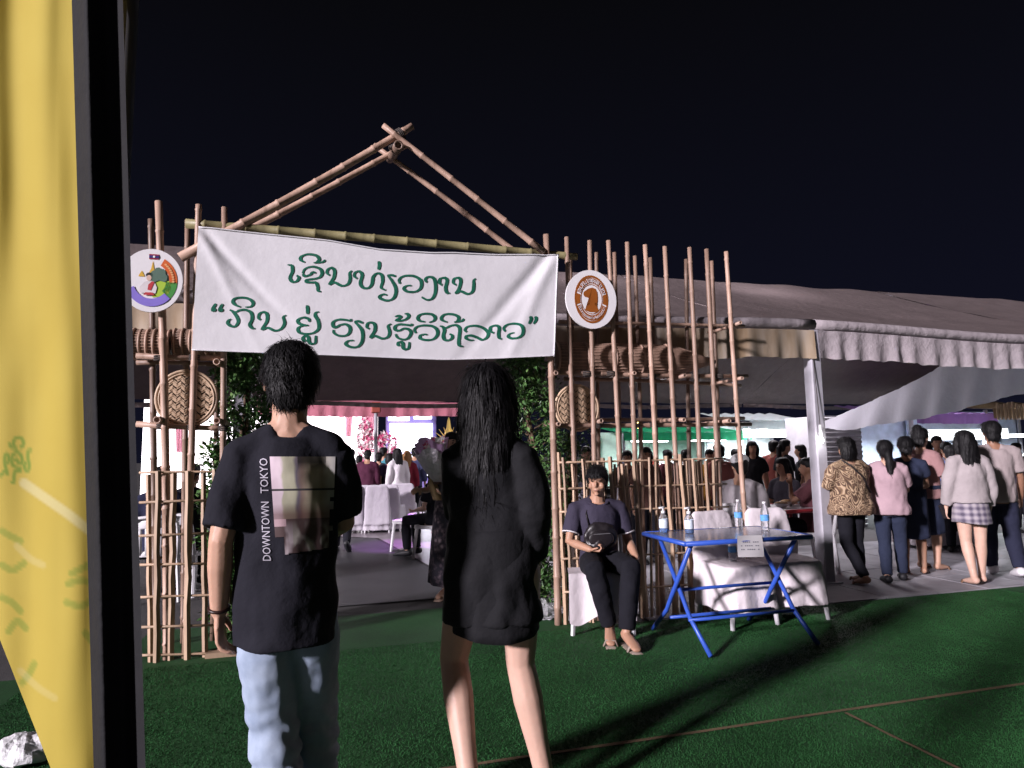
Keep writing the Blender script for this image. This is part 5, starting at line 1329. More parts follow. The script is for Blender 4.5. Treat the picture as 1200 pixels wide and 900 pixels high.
# ================================================================== STROLLERS UNDER THE RIGHT TENT
def cot(n_, c_, **kw): return fabric('cloth_' + n_, c_, .9, kw.get('var', .1))
swm, nt, b = nodes_of('swirl_print'); co = coords(nt, (1, 1, 1)); n1 = tex(nt, 'Noise', Scale=4.5, Detail=1.5, Distortion=2.2); nt.links.new(co, n1.inputs['Vector'])
w1 = nt.nodes.new('ShaderNodeMath'); w1.operation = 'MULTIPLY'; w1.inputs[1].default_value = 85; nt.links.new(n1.outputs['Fac'], w1.inputs[0])
w2 = nt.nodes.new('ShaderNodeMath'); w2.operation = 'SINE'; nt.links.new(w1.outputs[0], w2.inputs[0])
w3 = nt.nodes.new('ShaderNodeMapRange'); w3.inputs['From Min'].default_value = -1; nt.links.new(w2.outputs[0], w3.inputs[0])
nt.links.new(ramp(nt, w3.outputs[0], [(.0, (.06, .032, .02)), (.45, (.13, .075, .042)), (.68, (.20, .125, .07)), (.97, (.40, .29, .19))]), b.inputs['Base Color']); b.inputs['Roughness'].default_value = .85
plm, nt, b = nodes_of('plaid'); t_ = nt.nodes.new('ShaderNodeTexCoord'); sx_ = nt.nodes.new('ShaderNodeSeparateXYZ'); nt.links.new(t_.outputs['Object'], sx_.inputs[0]); res = []
for ax, k in (('X', 105), ('Z', 105)):
    a1 = nt.nodes.new('ShaderNodeMath'); a1.operation = 'MULTIPLY'; a1.inputs[1].default_value = k; nt.links.new(sx_.outputs[ax], a1.inputs[0])
    a2 = nt.nodes.new('ShaderNodeMath'); a2.operation = 'SINE'; nt.links.new(a1.outputs[0], a2.inputs[0]); res.append(a2)
ad = nt.nodes.new('ShaderNodeMath'); ad.operation = 'ADD'; nt.links.new(res[0].outputs[0], ad.inputs[0]); nt.links.new(res[1].outputs[0], ad.inputs[1])
mr = nt.nodes.new('ShaderNodeMapRange'); mr.inputs['From Min'].default_value = -2; mr.inputs['From Max'].default_value = 2; nt.links.new(ad.outputs[0], mr.inputs[0])
nt.links.new(ramp(nt, mr.outputs[0], [(.1, (.08, .066, .10)), (.45, (.19, .165, .21)), (.9, (.36, .32, .345))]), b.inputs['Base Color']); b.inputs['Roughness'].default_value = .9
lacm, nt, b = nodes_of('floral_lace'); co = coords(nt); v1 = tex(nt, 'Voronoi', Scale=16.0); nt.links.new(co, v1.inputs['Vector']); n1 = tex(nt, 'Noise', Scale=28.0, Detail=3.0); nt.links.new(co, n1.inputs['Vector'])
mm = nt.nodes.new('ShaderNodeMath'); mm.operation = 'MULTIPLY'; nt.links.new(v1.outputs['Distance'], mm.inputs[0]); nt.links.new(n1.outputs['Fac'], mm.inputs[1])
nt.links.new(ramp(nt, mm.outputs[0], [(.06, (.30, .24, .26)), (.16, (.10, .07, .09)), (.28, (.018, .016, .028))]), b.inputs['Base Color']); b.inputs['Roughness'].default_value = .85
VX = .011
STRAND = []
def adult(label, px, py, ytop, face, **kw):
    H, p = Hof(px, py, ytop); r_ = person(label, p, face, H, **kw); STRAND.append(r_); return r_
shoe_b = mat('black_sneaker', (.02, .02, .024), .55); shoe_w = mat('white_sneaker', (.6, .58, .6), .55); sand = mat('tan_sandal', (.18, .10, .06), .7)
sw = adult('woman in brown swirl-patterned blouse and black leggings by the tent post', 1003, 684, 514, R(14), sk='a', fem=True, vox=VX, hair='bob', bulk=1.28,
    pose=dict(shL=(-.115, -.01, .80), shR=(.115, -.01, .80), elL=(-.155, .04, .65), elR=(.155, .05, .65), wrL=(-.07, .16, .64), wrR=(.08, .16, .62), knL=(-.06, -.01, .28), anL=(-.03, -.13, .06), toL=(-.03, -.02, .016), knR=(.05, .02, .285), anR=(.05, .0, .045)),
    wear=[('shirt', swm, dict(ease=.034, sleeve=.95, sease=.03, hem=.02, boxy=1.12, flare=.07, amp=.010)), ('pants', blackp, dict(ease=.008)), ('sandals', sand, {})])
B().tube([Vector((.13, -.145, .92)), Vector((.03, -.165, 1.08)), Vector((-.07, -.14, 1.19)), Vector((-.11, -.05, 1.255))], [(.004, .012)] * 4, 6).build('bag_strap', leather, sw['root'], org=(0, 0, 0), smooth=True)
adult('woman in pale pink T-shirt with black ponytail and dark jeans', 1049, 682, 517, R(-22), sk='b', fem=True, vox=VX, hair='pony', bulk=1.12,
    pose=dict(elL=(-.14, .06, .64), wrL=(-.09, .17, .60), elR=(.13, .07, .64), wrR=(.05, .17, .62), knL=(-.05, -.01, .285), anL=(-.06, -.11, .05), toL=(-.07, .01, .016), knR=(.06, .05, .285), anR=(.06, .06, .045), toR=(.07, .18, .016)),
    wear=[('shirt', cot('pale_pink', (.38, .265, .295)), dict(ease=.028, sleeve=.75, sease=.024, hem=.02, boxy=1.05, flare=.03)), ('pants', cot('dark_jeans', (.02, .026, .05)), dict(ease=.010)), ('shoes', shoe_b, {})])
adult('woman in plain navy dress between the pink T-shirt and pink blouse', 1073, 673, 513, R(-30), sk='a', fem=True, vox=VX, hair='short', bulk=1.1,
    pose=dict(elL=(-.13, .05, .64), wrL=(-.08, .16, .60), elR=(.12, .08, .64), wrR=(.05, .18, .62)),
    wear=[('shirt', cot('navy', (.022, .028, .055)), dict(ease=.02, sleeve=.5, hem=.2)), ('skirt', cot('navy', (.022, .028, .055)), dict(top=.62, hem=.27, w1=.085, w0=.10, d1=.07, d0=.09)), ('sandals', sand, {})])
adult('woman with top bun in dusty pink blouse and navy skirt facing the stalls', 1091, 668, 503, R(-58), sk='b', fem=True, vox=VX, hair='bun', bulk=1.1,
    pose=dict(elL=(-.12, .06, .64), wrL=(-.06, .19, .585), elR=(.13, .02, .635), wrR=(.10, .15, .58)),
    wear=[('shirt', cot('dusty_pink', (.30, .17, .17)), dict(ease=.026, sleeve=.8, sease=.02, hem=.10, flare=.03)), ('skirt', cot('navy', (.022, .028, .055)), dict(top=.60, hem=.26, w1=.08, w0=.095, d1=.07, d0=.085)), ('sandals', sand, {})])
cw = adult('woman in cream cardigan and grey plaid skirt with long dark hair', 1146, 686, 506, R(-4), sk='d', fem=True, vox=VX, hair='long', props=dict(hairlen=.20),
    pose=dict(elL=(-.135, .0, .635), wrL=(-.14, .03, .50), elR=(.135, -.01, .635), wrR=(.13, .02, .49), knL=(-.045, .01, .285), anL=(-.04, -.04, .05), toL=(-.045, .07, .016), knR=(.05, .01, .285), anR=(.055, .04, .045), toR=(.065, .14, .016)),
    wear=[('coat', cot('cream', (.34, .30, .305)), dict(name='cardigan', ease=.024, sleeve=1.85, sease=.022, hem=.18, boxy=1.0, flare=.05)), ('skirt', plm, dict(top=.56, hem=.405, w1=.088, w0=.108, d1=.075, d0=.095, pleat=.05, np=14)), ('sandals', sand, {})])
B().box((-.235, .06, .72), .045, .03, .14, Vector((.95, 0, .3)).normalized(), None, Vector((-.3, 0, .95)).normalized()).build('held_wallet', leather, cw['root'], org=(0, 0, 0), bevel=.006)
adult('man in pale beige T-shirt and navy trousers walking beside the plaid skirt', 1178, 676, 495, R(-16), sk='c', vox=VX, hair='short',
    pose=dict(elR=(.15, .03, .64), wrR=(.165, .09, .50), elL=(-.13, .03, .64), wrL=(-.13, .07, .49), knL=(-.05, .05, .285), anL=(-.05, .06, .045), knR=(.055, -.01, .285), anR=(.055, -.08, .06), toR=(.065, .03, .016)),
    wear=[('shirt', cot('pale_beige', (.33, .275, .275)), dict(ease=.028, sleeve=.75, sease=.026, hem=.03, boxy=1.0)), ('pants', cot('navy_trousers', (.018, .02, .04)), dict(ease=.016)), ('shoes', shoe_w, {})])

# ================================================================== BEYOND: CROWD
VB_ = .016
def mid(label, px, Y, ytop, face, sit=False, top=(.02, .02, .03), bot=(.012, .012, .018), hair='short', fem=False, sk='a', H=None, hm=None, sleeve=.7, group=None, name=None, pose=None, vox=VB_, shorts=None, bulk=1.0):
    z = atY(px, ytop, Y).z; x = atY(px, ytop, Y).x; k = SITP if sit else {}
    hh = H or (z / .80 if sit else z); hh = min(1.80, max(1.38, hh)); pz = dict(k); pz.update(pose or {})
    return person(label, (x, Y, 0), face, hh, pz, [('shirt', cot('c%d_%d_%d' % tuple(int(q * 500) for q in top), top), dict(ease=.024, sleeve=sleeve, hem=.02, vox=vox)), ('pants', cot('c%d_%d_%d' % tuple(int(q * 500) for q in bot), bot), dict(ease=.014, vox=vox, **({'cut': shorts} if shorts else {}))), ('shoes', shoe_b, {})], hair=hair, fem=fem, sk=sk, hairm=hm, vox=vox, group=group, bulk=bulk)
YC = 13.6
mid('man in white shirt with thick dark hair in front of the glowing stage', 412, YC + .6, 527, R(5), top=(.5, .48, .5), sk='a')
mid('man in plum shirt with broad back standing left of the slim red-bracket post', 431, YC - .4, 528, R(4), top=(.07, .018, .04), bulk=1.3, sleeve=1.8)
mid('person in black jacket hidden by the slim red-bracket post', 444, YC, 531, R(-8), top=(.018, .018, .026))
mid('man in teal shirt facing the stage beside the slim post', 449.5, YC + .5, 525, R(-30), top=(.06, .22, .28))
mid('person in dark violet top between teal shirt and white blouse', 456.5, YC - .2, 532, R(-10), top=(.05, .03, .07), hair='bob', fem=True)
mid('woman in white blouse with long brown hair watching the stage', 466, YC - .5, 526, R(35), top=(.62, .58, .62), hair='long', fem=True, sleeve=1.85)
mid('woman in dark red top with long blond hair', 477, YC - .2, 529, R(8), top=(.16, .015, .03), hair='long', hm=HBR, fem=True, sleeve=1.8)
mid('man in slate blue shirt standing at the end of the crowd', 486, YC + .2, 525, R(0), top=(.05, .055, .12), sleeve=1.6)
mid('child in plum shirt low between the crowd backs', 421, YC + .3, 536, R(0), top=(.10, .03, .04), H=1.38)
mid('walker in black T-shirt and shorts with black sneakers on the walkway', 402, 9.6, 528, R(6), top=(.015, .015, .022), shorts=.95, sk='b', vox=.013, pose=dict(knR=(.055, .0, .285), anR=(.07, -.15, .10), toR=(.08, -.08, .02)))
# behind the low lattice fence on the drape side
mid('seated person in navy shirt behind the low lattice fence, dark hair', 190, 6.6, 563, R(20), sit=True, top=(.02, .022, .05), H=1.6)
mid('seated person in black shirt behind the low lattice fence near the shrub', 226, 6.9, 556, R(-10), sit=True, top=(.015, .014, .02), H=1.62)
plastic_chair((atY(190, 560, 6.6).x, 6.58, 0), R(20), 'white plastic chair behind the low lattice fence', 'chairs behind the low lattice fence')
plastic_chair((atY(226, 560, 6.9).x, 6.88, 0), R(-10), 'white plastic chair behind the low lattice fence', 'chairs behind the low lattice fence')
# white chairs seen through the gate
for i, (px, Y, rz) in enumerate(((412, 12.0, .1), (427, 12.1, -.05), (443, 12.0, .12), (459, 12.2, -.1), (474, 12.6, .05))):
    covered_chair((atY(px, 590, Y).x, Y, 0), R(2) + rz, 'white covered chair in the row behind the standing crowd', 'white covered chairs in a row by the crowd', .05, fabric('white_cover', (.45, .42, .47), .85, .05), .018)
plastic_chair((atY(484, 600, 9.6).x, 9.6, 0), R(65), 'empty white plastic chair beside the seated woman in black', None)
wcx = atY(512, 600, 8.9).x
plastic_chair((wcx, 8.9, 0), R(62), 'white plastic chair under the seated woman in black', None)
mid('woman in black top leaning back on a white plastic chair', 509, 8.95, 540, R(62), sit=True, top=(.012, .012, .018), fem=True, hair='long', H=1.56, vox=.012, sk='d')
plastic_chair((atY(498, 600, 10.6).x, 10.6, 0), R(80), 'empty white plastic chair behind the seated woman in black, near the flowers', None)
# woman with bouquet hidden behind the girl
H, p = 1.58, foot(540, 700)
bw_ = person('woman in dark floral lace dress carrying a wrapped bouquet', p - Vector((.07, 0, 0)), R(168), H, sk='b', fem=True, vox=.011, hair='bob',
    pose=dict(elR=(.145, .04, .65), wrR=(.155, .16, .66), elL=(-.13, .04, .64), wrL=(-.02, .16, .64)),
    wear=[('shirt', cot('black_lace_top', (.016, .015, .022)), dict(ease=.016, sleeve=.6, hem=.25)), ('skirt', lacm, dict(name='dress', top=.64, hem=.085, w1=.08, w0=.15, d1=.065, d0=.12, pleat=.05)), ('sandals', mat('pale_sandal', (.5, .36, .28), .6), {})])
pbq = atY(513, 566, p.y - .22)
bq = thing('bouquet', 'bouquet in shiny silver and lilac wrapping paper held at waist height', 'bouquet', pbq)
wrapm, nt, b = nodes_of('silver_wrap'); b.inputs['Base Color'].default_value = (.66, .60, .68, 1); b.inputs['Roughness'].default_value = .22; b.inputs['Metallic'].default_value = .25
n2 = tex(nt, 'Noise', Scale=11.0, Detail=4.0); bump(nt, b, n2.outputs['Fac'], .9, .03)
lil = mat('lilac_wrap', (.58, .34, .60), .4, var=.15); kraft = mat('kraft_wrap', (.30, .20, .10), .6)
def cone(r0, r1, z0, z1, tw, k, ripple):
    def f(s, t_):
        a = s * 2 * math.pi; r_ = r0 + (r1 - r0) * t_ ** .8; r_ *= 1 + ripple * t_ * math.sin(a * k + tw)
        return pbq + Vector((-.06 * t_ + r_ * math.cos(a), r_ * .8 * math.sin(a), z0 + (z1 - z0) * t_ + .035 * t_ * math.sin(a * 3 + tw)))
    return grid(f, 48, 10)
B().add(*cone(.035, .16, .0, .30, 0, 9, .10)).build('outer_wrap', wrapm, bq, smooth=True)
B().add(*cone(.03, .15, .06, .40, 1, 8, .12)).build('inner_wrap', lil, bq, smooth=True)
B().add(*cone(.045, .035, -.16, .02, 0, 6, .05)).build('stem_wrap', kraft, bq, smooth=True)
B().tube([pbq + Vector((.04 * math.cos(a), .04 * math.sin(a), 0)) for a in [i * math.pi / 8 for i in range(17)]], .012, 6, False).build('ribbon', mat('dark_ribbon', (.06, .03, .02), .5), bq, smooth=True)
o = flowers('flower_heads', pbq + Vector((-.06, 0, .36)), .11, .06, 60, [fcol[0], fcol[1]], 12, bq, rr=.035); o['kind'] = 'stuff'
# ================================================================== UNDER THE TENT BEYOND THE FENCE
redm = mat('red_plastic', (.36, .03, .04), .45)
pr = G(905, 594, .72); tr_ = thing('dining_table', 'red-edged table with plates before the seated diners', 'table', Vector((pr.x, pr.y, 0)))
B().box((pr.x, pr.y, .70), 1.1, .75, .03, UA, VA).build('table_top', mat('pale_table', (.52, .46, .50), .35), tr_, bevel=.006)
rb = B()
for s, (a, b2) in enumerate((((-.56, -.385), (.56, -.385)), ((-.56, .385), (.56, .385)), ((-.56, -.385), (-.56, .385)), ((.56, -.385), (.56, .385)))):
    rb.tube([Vector((pr.x, pr.y, .70)) + UA * a[0] + VA * a[1], Vector((pr.x, pr.y, .70)) + UA * b2[0] + VA * b2[1]], .022, 6)
rb.build('edge', redm, tr_, smooth=True)
for sx in (-.48, .48):
    for sy in (-.3, .3):
        c_ = Vector((pr.x, pr.y, 0)) + UA * sx + VA * sy; B().tube([c_, c_ + Vector((0, 0, .69))], .02, 7).build('leg', redm, tr_, smooth=True)
for k, (dx, dy) in enumerate(((-.3, .05), (.05, -.1), (.3, .12))):
    c_ = Vector((pr.x, pr.y, .7165)) + UA * dx + VA * dy; bt = thing('food_bowl', ('white bowl of food at the cap wearer\'s end of the red-edged table', 'white bowl of food in the middle of the red-edged table', 'white bowl of food in front of the woman in maroon')[k], 'bowl', c_)
    B().tube([c_, c_ + Vector((0, 0, .012)), c_ + Vector((0, 0, .05))], [.04, .055, .085], 16, True).build('bowl', capw, bt, smooth=True)
    B().add(*ellipsoid(c_ + Vector((0, 0, .047)), (.075, .075, .025), 12, 8)).build('food', mat('noodles', (.42, .25, .12), .7), bt, smooth=True)
capd = person('man in grey T-shirt and white cap seated with his back to the fence', (atY(868, 560, 6.9).x, 6.9, 0), R(-38), 1.62, SITP, [('shirt', cot('light_grey', (.34, .31, .33)), dict(ease=.03, sleeve=.8, hem=.02, vox=.012)), ('pants', cot('dark', (.02, .02, .03)), dict(ease=.014)), ('shoes', shoe_b, {})], hair='short', sk='a', vox=.012, bulk=1.15, headturn=R(40))
hpc = capd['hp']
B().add(*ellipsoid(hpc(0, -.004, .046), (.094, .106, .066), 16, 10)).build('cap_crown', capw, capd['root'], org=(0, 0, 0), smooth=True)
B().tube([hpc(-.02, .04, .045), hpc(-.028, .095, .036)], [(.10, .008), (.085, .006)], 12, True, side=Vector((1, 0, 0))).build('cap_brim', capw, capd['root'], org=(0, 0, 0), smooth=True)
B().tube([Vector((-.12, -.13, .60)), Vector((0, -.16, .80)), Vector((.10, -.11, .98)), Vector((.12, -.02, 1.03))], [(.004, .018)] * 4, 6).build('bag_strap', leather, capd['root'], org=(0, 0, 0), smooth=True)
plastic_chair((atY(868, 560, 6.9).x, 6.88, 0), R(-38), 'white plastic chair under the man in the white cap', None)
mid('woman in maroon top eating at the red-edged table beside the post', 945, 7.6, 547, R(70), sit=True, top=(.12, .045, .055), fem=True, hair='short', H=1.56, vox=.012, sk='c', pose=dict(elL=(-.12, .12, .49), wrL=(-.05, .12, .62)))
plastic_chair((atY(947, 560, 7.6).x, 7.58, 0), R(70), 'grey-white plastic chair under the woman in maroon', None)
mid('woman in dark patterned top seated across the red-edged table', 916, 8.2, 541, R(110), sit=True, top=(.05, .045, .06), fem=True, hair='long', H=1.56, vox=.013)
plastic_chair((atY(917, 560, 8.2).x, 8.2, 0), R(110), 'white plastic chair under the woman in dark patterned top', None)
# standing in front of the lit stalls
for a in (('woman in black T-shirt standing before the lit stall, facing the fence', 881, 10.2, 518, 170, (.012, .012, .016), 'long', True), ('person in rust red top queuing at the lit stall', 906, 10.8, 517, -60, (.22, .06, .05), 'short', False),
          ('woman in black jacket with ponytail at the stall', 919, 10.2, 516, -80, (.010, .010, .014), 'pony', True), ('woman in black coat with dark bob near the tent post', 938, 10.4, 522, 60, (.012, .012, .016), 'bob', True),
          ('person in salmon shirt behind the end of the lattice fence', 842, 9.0, 522, 20, (.34, .13, .11), 'short', False), ('person in glowing white shirt by the stall light', 861, 11.5, 527, -20, (.75, .75, .75), 'short', False),
          ('child in orange shirt behind the lattice fence', 832, 9.6, 538, 160, (.55, .26, .04), 'short', False), ('person in black behind the middle of the lattice fence', 804, 9.2, 536, 10, (.014, .014, .02), 'short', False),
          ('woman in brown top behind the lattice fence', 756, 8.2, 525, 190, (.10, .05, .04), 'long', True), ('person in dark coat behind the lattice, next to the woman in brown', 735, 8.8, 532, 160, (.02, .018, .03), 'short', False),
          ('woman in grey blouse above the seated man, behind the lattice', 687, 8.6, 524, 175, (.10, .09, .12), 'bob', True), ('person in maroon shirt behind the lattice above the pump bottles', 782, 10.4, 528, 30, (.13, .04, .05), 'short', False)):
    mid(a[0], a[1], a[2], a[3], R(a[4]), top=a[5], hair=a[6], fem=a[7], H=None if a[2] > 8.1 or True else None)
for a in (('woman in grey flowered blouse with ponytail at the lit counter', 1108, 9.4, 519, -10, (.20, .19, .25), 'pony', True), ('girl in dark top at the lit counter beside the flowered blouse', 1122, 9.6, 519, -30, (.05, .045, .07), 'short', False),
          ('vendor in red vest and white cap behind the lit counter', 1097, 10.4, 512, 160, (.40, .03, .04), 'short', False), ('woman in blue shirt carrying a bag in front of the lit counter', 1115, 8.6, 545, -50, (.10, .14, .34), 'short', True),
          ('person in white shirt far behind the top bun', 1086, 10.6, 518, 20, (.55, .52, .52), 'short', False), ('person at the counter beyond the beige T-shirt', 1190, 10.5, 520, 170, (.05, .04, .06), 'short', False)):
    mid(a[0], a[1], a[2], a[3], R(a[4]), top=a[5], hair=a[6], fem=a[7])
# table with white cloth behind the strollers
pw = foot(1098, 640); tw = thing('cloth_table', 'table under a long white cloth behind the strolling women', 'table', pw)
def wcl(s, t_): 
    a = s * 2 * math.pi; ex = 6; c_, s_ = math.cos(a), math.sin(a); q = (abs(c_) ** ex + abs(s_) ** ex) ** (-1 / ex); k = 1 + .05 * t_ * math.sin(a * 11)
    return pw + UA * (.55 * q * c_ * k) + VA * (.32 * q * s_ * k) + Vector((0, 0, .74 - .68 * t_))
V, Fc = grid(wcl, 66, 6); bb = B().add(V, Fc); bb.add([v for v in V[:66]], [tuple(range(66))]); bb.build('tablecloth', sheet, tw, smooth=False)
for sx in (-.45, .45):
    for sy in (-.25, .25):
        c_ = pw + UA * sx + VA * sy; B().tube([c_, c_ + Vector((0, 0, .73))], .018, 6).build('leg', postm, tw, smooth=True)

# white corrugated shed behind the swirl blouse
us0 = uv(P(968, 540, VRR - 5.4))[0]; us1 = uv(P(1012, 540, VRR - 5.4))[0]; vs0 = VRR - 5.4
sh = thing('corrugated_cabin', 'white cabin of horizontal corrugated sheets behind the swirl blouse', 'cabin', W((us0 + us1) / 2, vs0 + .5))
shm = mat('white_corrugated', (.55, .54, .58), .5, var=.1)
zs = P(990, 487, vs0).z
B().gbox(us0, us1, vs0 + .02, vs0 + 1.0, 0, zs).build('wall', shm, sh)
for k in range(int(zs / .085)):
    B().tube([W(us0 + .002, vs0 + .02, .04 + k * .085), W(us1 - .002, vs0 + .02, .04 + k * .085)], .026, 6).build('corrugated_rib', shm, sh, smooth=True)

# food stalls with strip lights
def lamp(name, kind, loc, power, color, size=.3, sy=None, rot=None):
    l = bpy.data.lights.new(name, kind); l.energy = power; l.color = color
    if kind == 'AREA':
        l.size = size
        if sy: l.shape = 'RECTANGLE'; l.size_y = sy
    else: l.shadow_soft_size = size
    o = bpy.data.objects.new(name, l); col.objects.link(o); o.location = loc
    if rot: o.rotation_euler = rot
    return o
tubeg = glow('strip_light', (.92, .97, 1.0), 9.0); tubew = glow('warm_bulb', (1, .95, .9), 14.0)
ctm = mat('stall_counter', (.38, .38, .42), .5, var=.15); woodm = mat('stall_timber', (.20, .13, .08), .8)
def stall(label, px0, px1, v, awn, yaw, ybot, ylamp, fascia=None, power=60, back=(.4, .45, .5), tint=(.9, .97, 1.0)):
    u0 = uv(P(px0, 520, v))[0]; u1 = uv(P(px1, 520, v))[0]; t = thing('food_stall', label, 'stall', W((u0 + u1) / 2, v), group=None)
    zt = P((px0 + px1) / 2, yaw, v).z; zl = P((px0 + px1) / 2, ylamp, v).z
    B().gbox(u0, u1, v, v + .5, 0, .88).build('counter', ctm, t); B().gbox(u0 - .04, u1 + .04, v - .05, v + .55, .885, .92).build('counter_top', mat('steel_top', (.5, .5, .52), .3, metal=.6), t)
    n = max(2, int((u1 - u0) / .5))
    for k in range(n): 
        a = u0 + (u1 - u0) * k / n; B().gbox(a + .02, a + (u1 - u0) / n - .02, v - .014, v - .002, .08, .80).build('counter_panel', mat('panel_' + label[:6], (.30, .32, .36), .5), t)
    for u in (u0 + .03, u1 - .03):
        for vv in (v - .1, v + 1.9): B().gbox(u - .03, u + .03, vv - .03, vv + .03, 0, zt + .1).build('stall_post', postm, t)
    am = fabric('awning_' + label[:12], awn, .8, .15, transl=.3)
    def af(s, q): return W(u0 - .1 + (u1 - u0 + .2) * s, v - .35 + 2.4 * q, zt + .12 + .35 * q - .05 * math.sin(math.pi * q) + .02 * math.sin(s * 40))
    B().add(*grid(af, 40, 6)).build('awning', am, t, smooth=True)
    B().add(*valance(u0 - .1, u1 + .1, v - .36, zt + .12, .22, px0 * .01, .02, 20, .01)).build('awning_valance', am, t, smooth=True)
    B().gbox(u0, u1, v + 2.0, v + 2.04, .3, zt + .2).build('back_wall', mat('stall_wall_' + label[:8], back, .7, var=.25, scale=3), t)
    m_ = max(1, int((u1 - u0) / 1.3))
    for k in range(m_):
        a = u0 + (u1 - u0) * (k + .5) / m_
        B().tube([W(a - .55, v + .15, zl), W(a + .55, v + .15, zl)], .035, 8).build('strip_light', tubeg, t, smooth=True)
        l = lamp('stall_light', 'AREA', W(a, v + .15, zl - .06), power / m_, tint, 1.1, .1); l.rotation_euler = (0, 0, PHI)
    if fascia:
        a_, b2, z0, z1 = sb(fascia[0], fascia[3], fascia[2], fascia[1], v - .3); B().gbox(a_, b2, v - .32, v - .26, z0, z1).build('light_box', glow('light_box', (.93, .98, 1.0), 2.4), t)
    rs = random.Random(int(px0))
    for k in range(int((u1 - u0) / .28)):
        a = u0 + .15 + k * .28 + rs.uniform(-.05, .05); h = rs.uniform(.12, .34); c_ = rs.choice(((.5, .08, .05), (.55, .4, .08), (.6, .6, .62), (.08, .3, .15), (.1, .15, .4), (.35, .2, .1)))
        kind = rs.choice(('tray', 'pot', 'box')); cm = mat('goods_%d' % int(c_[0] * 100 + c_[1] * 10), c_, .5)
        where = label.split(' stall')[0]
        gt = thing({'tray': 'food_tray', 'pot': 'cooking_pot', 'box': 'goods_box'}[kind], {'tray': 'small food tray', 'pot': 'cooking pot with lid', 'box': 'small goods box'}[kind] + ' on the counter of the ' + where + ' stall', {'tray': 'tray', 'pot': 'pot', 'box': 'box'}[kind], W(a, v + .2, .921), group={'tray': 'food trays', 'pot': 'cooking pots', 'box': 'goods boxes'}[kind] + ' on the ' + where + ' stall')
        if kind == 'pot':
            B().tube([W(a, v + .2, .921), W(a, v + .2, .921 + h * .7)], .10, 12).build('pot_body', mat('steel_top', (.5, .5, .52), .3), gt, smooth=True); B().tube([W(a, v + .2, .922 + h * .7), W(a, v + .2, .95 + h * .7), W(a, v + .2, .98 + h * .7)], [.105, .06, .015], 12).build('lid', mat('steel_top', (.5, .5, .52), .3), gt, smooth=True)
        elif kind == 'box': B().gbox(a - .10, a + .10, v + .1, v + .3, .921, .921 + h).build('box_body', cm, gt, bevel=.006); B().gbox(a - .105, a + .105, v + .095, v + .305, .922 + h, .935 + h).build('lid', cm, gt)
        else:
            B().gbox(a - .12, a + .12, v + .08, v + .32, .921, .95).build('tray_base', mat('steel_top', (.5, .5, .52), .3), gt)
            for q in range(4): B().add(*ellipsoid(W(a - .07 + .045 * q, v + .18 + .04 * (q % 2), .975), (.04, .04, .03), 8, 6)).build('food_piece', cm, gt, smooth=True)
    return t, zt, u0, u1
stall('green awning food stall', 728, 868, VRR + 1.3, (.02, .26, .12), 512, 540, 516, power=200, back=(.30, .42, .36))
stall('brightly lit white food stall', 874, 958, VRR + .4, (.62, .66, .68), 499, 540, 506, fascia=(872, 502, 957, 513), power=260, back=(.55, .62, .62))
stall('violet awning food stall', 1064, 1150, VRR - 3.2, (.25, .13, .32), 492, 560, 508, fascia=(1085, 503, 1148, 516), power=240, back=(.45, .52, .62))
t_, zt, u0, u1 = stall('bamboo fronted food stall', 1152, 1290, VRR - 3.4, (.20, .13, .07), 486, 560, 510, fascia=(1153, 502, 1180, 514), power=200, back=(.42, .48, .60))
for k in range(34):
    a = u0 + (u1 - u0) * k / 33; B().gbox(a - .028, a + .028, VRR - 3.4 - .42, VRR - 3.4 - .40, zt - .14, zt + .24 + .03 * math.sin(k * 5)).build('fascia_slat', SLAT, t_)
# hanging bulb on the tent post
pb2 = P(962, 516, VF - .1); bt = thing('hanging_bulb', 'small glowing bulb on a cord beside the white tent post', 'bulb', pb2)
B().add(*ellipsoid(pb2, (.028, .028, .034), 12, 10)).build('bulb', tubew, bt, smooth=True); B().tube([pb2 + Vector((0, 0, .03)), pb2 + Vector((.002, 0, .16))], .016, 8).build('socket', capw, bt, smooth=True)
B().tube([pb2 + Vector((.002, 0, .16)), pb2 + Vector((.0, .05, .9))], .004, 5).build('cord', rope, bt); lamp('bulb_light', 'POINT', pb2 - Vector((0, .05, 0)), 1.5, (1, .95, .95), .03)
# street lamps far right
def street_lamp(px, py, v, label):
    p = P(px, py, v); t = thing('street_lamp', label, 'lamp', Vector((p.x + .3, p.y, 0)), group='street lamps behind the stalls')
    B().tube([(p.x + .3, p.y, 0), (p.x + .3, p.y, p.z - .1), (p.x + .2, p.y, p.z + .05), (p.x, p.y, p.z + .05)], .04, 8).build('mast', postm, t, smooth=True)
    B().box((p.x, p.y, p.z + .05), .7, .3, .08).build('lamp_head', postm, t, bevel=.02); B().box((p.x, p.y, p.z - .01), .6, .24, .03).build('lamp_lens', tubew, t)
street_lamp(1047, 494, VRR + 3, 'street lamp with flat glowing head above the ponytail')
street_lamp(1193, 488, VRR - 1, 'street lamp with flat glowing head above the beige T-shirt')
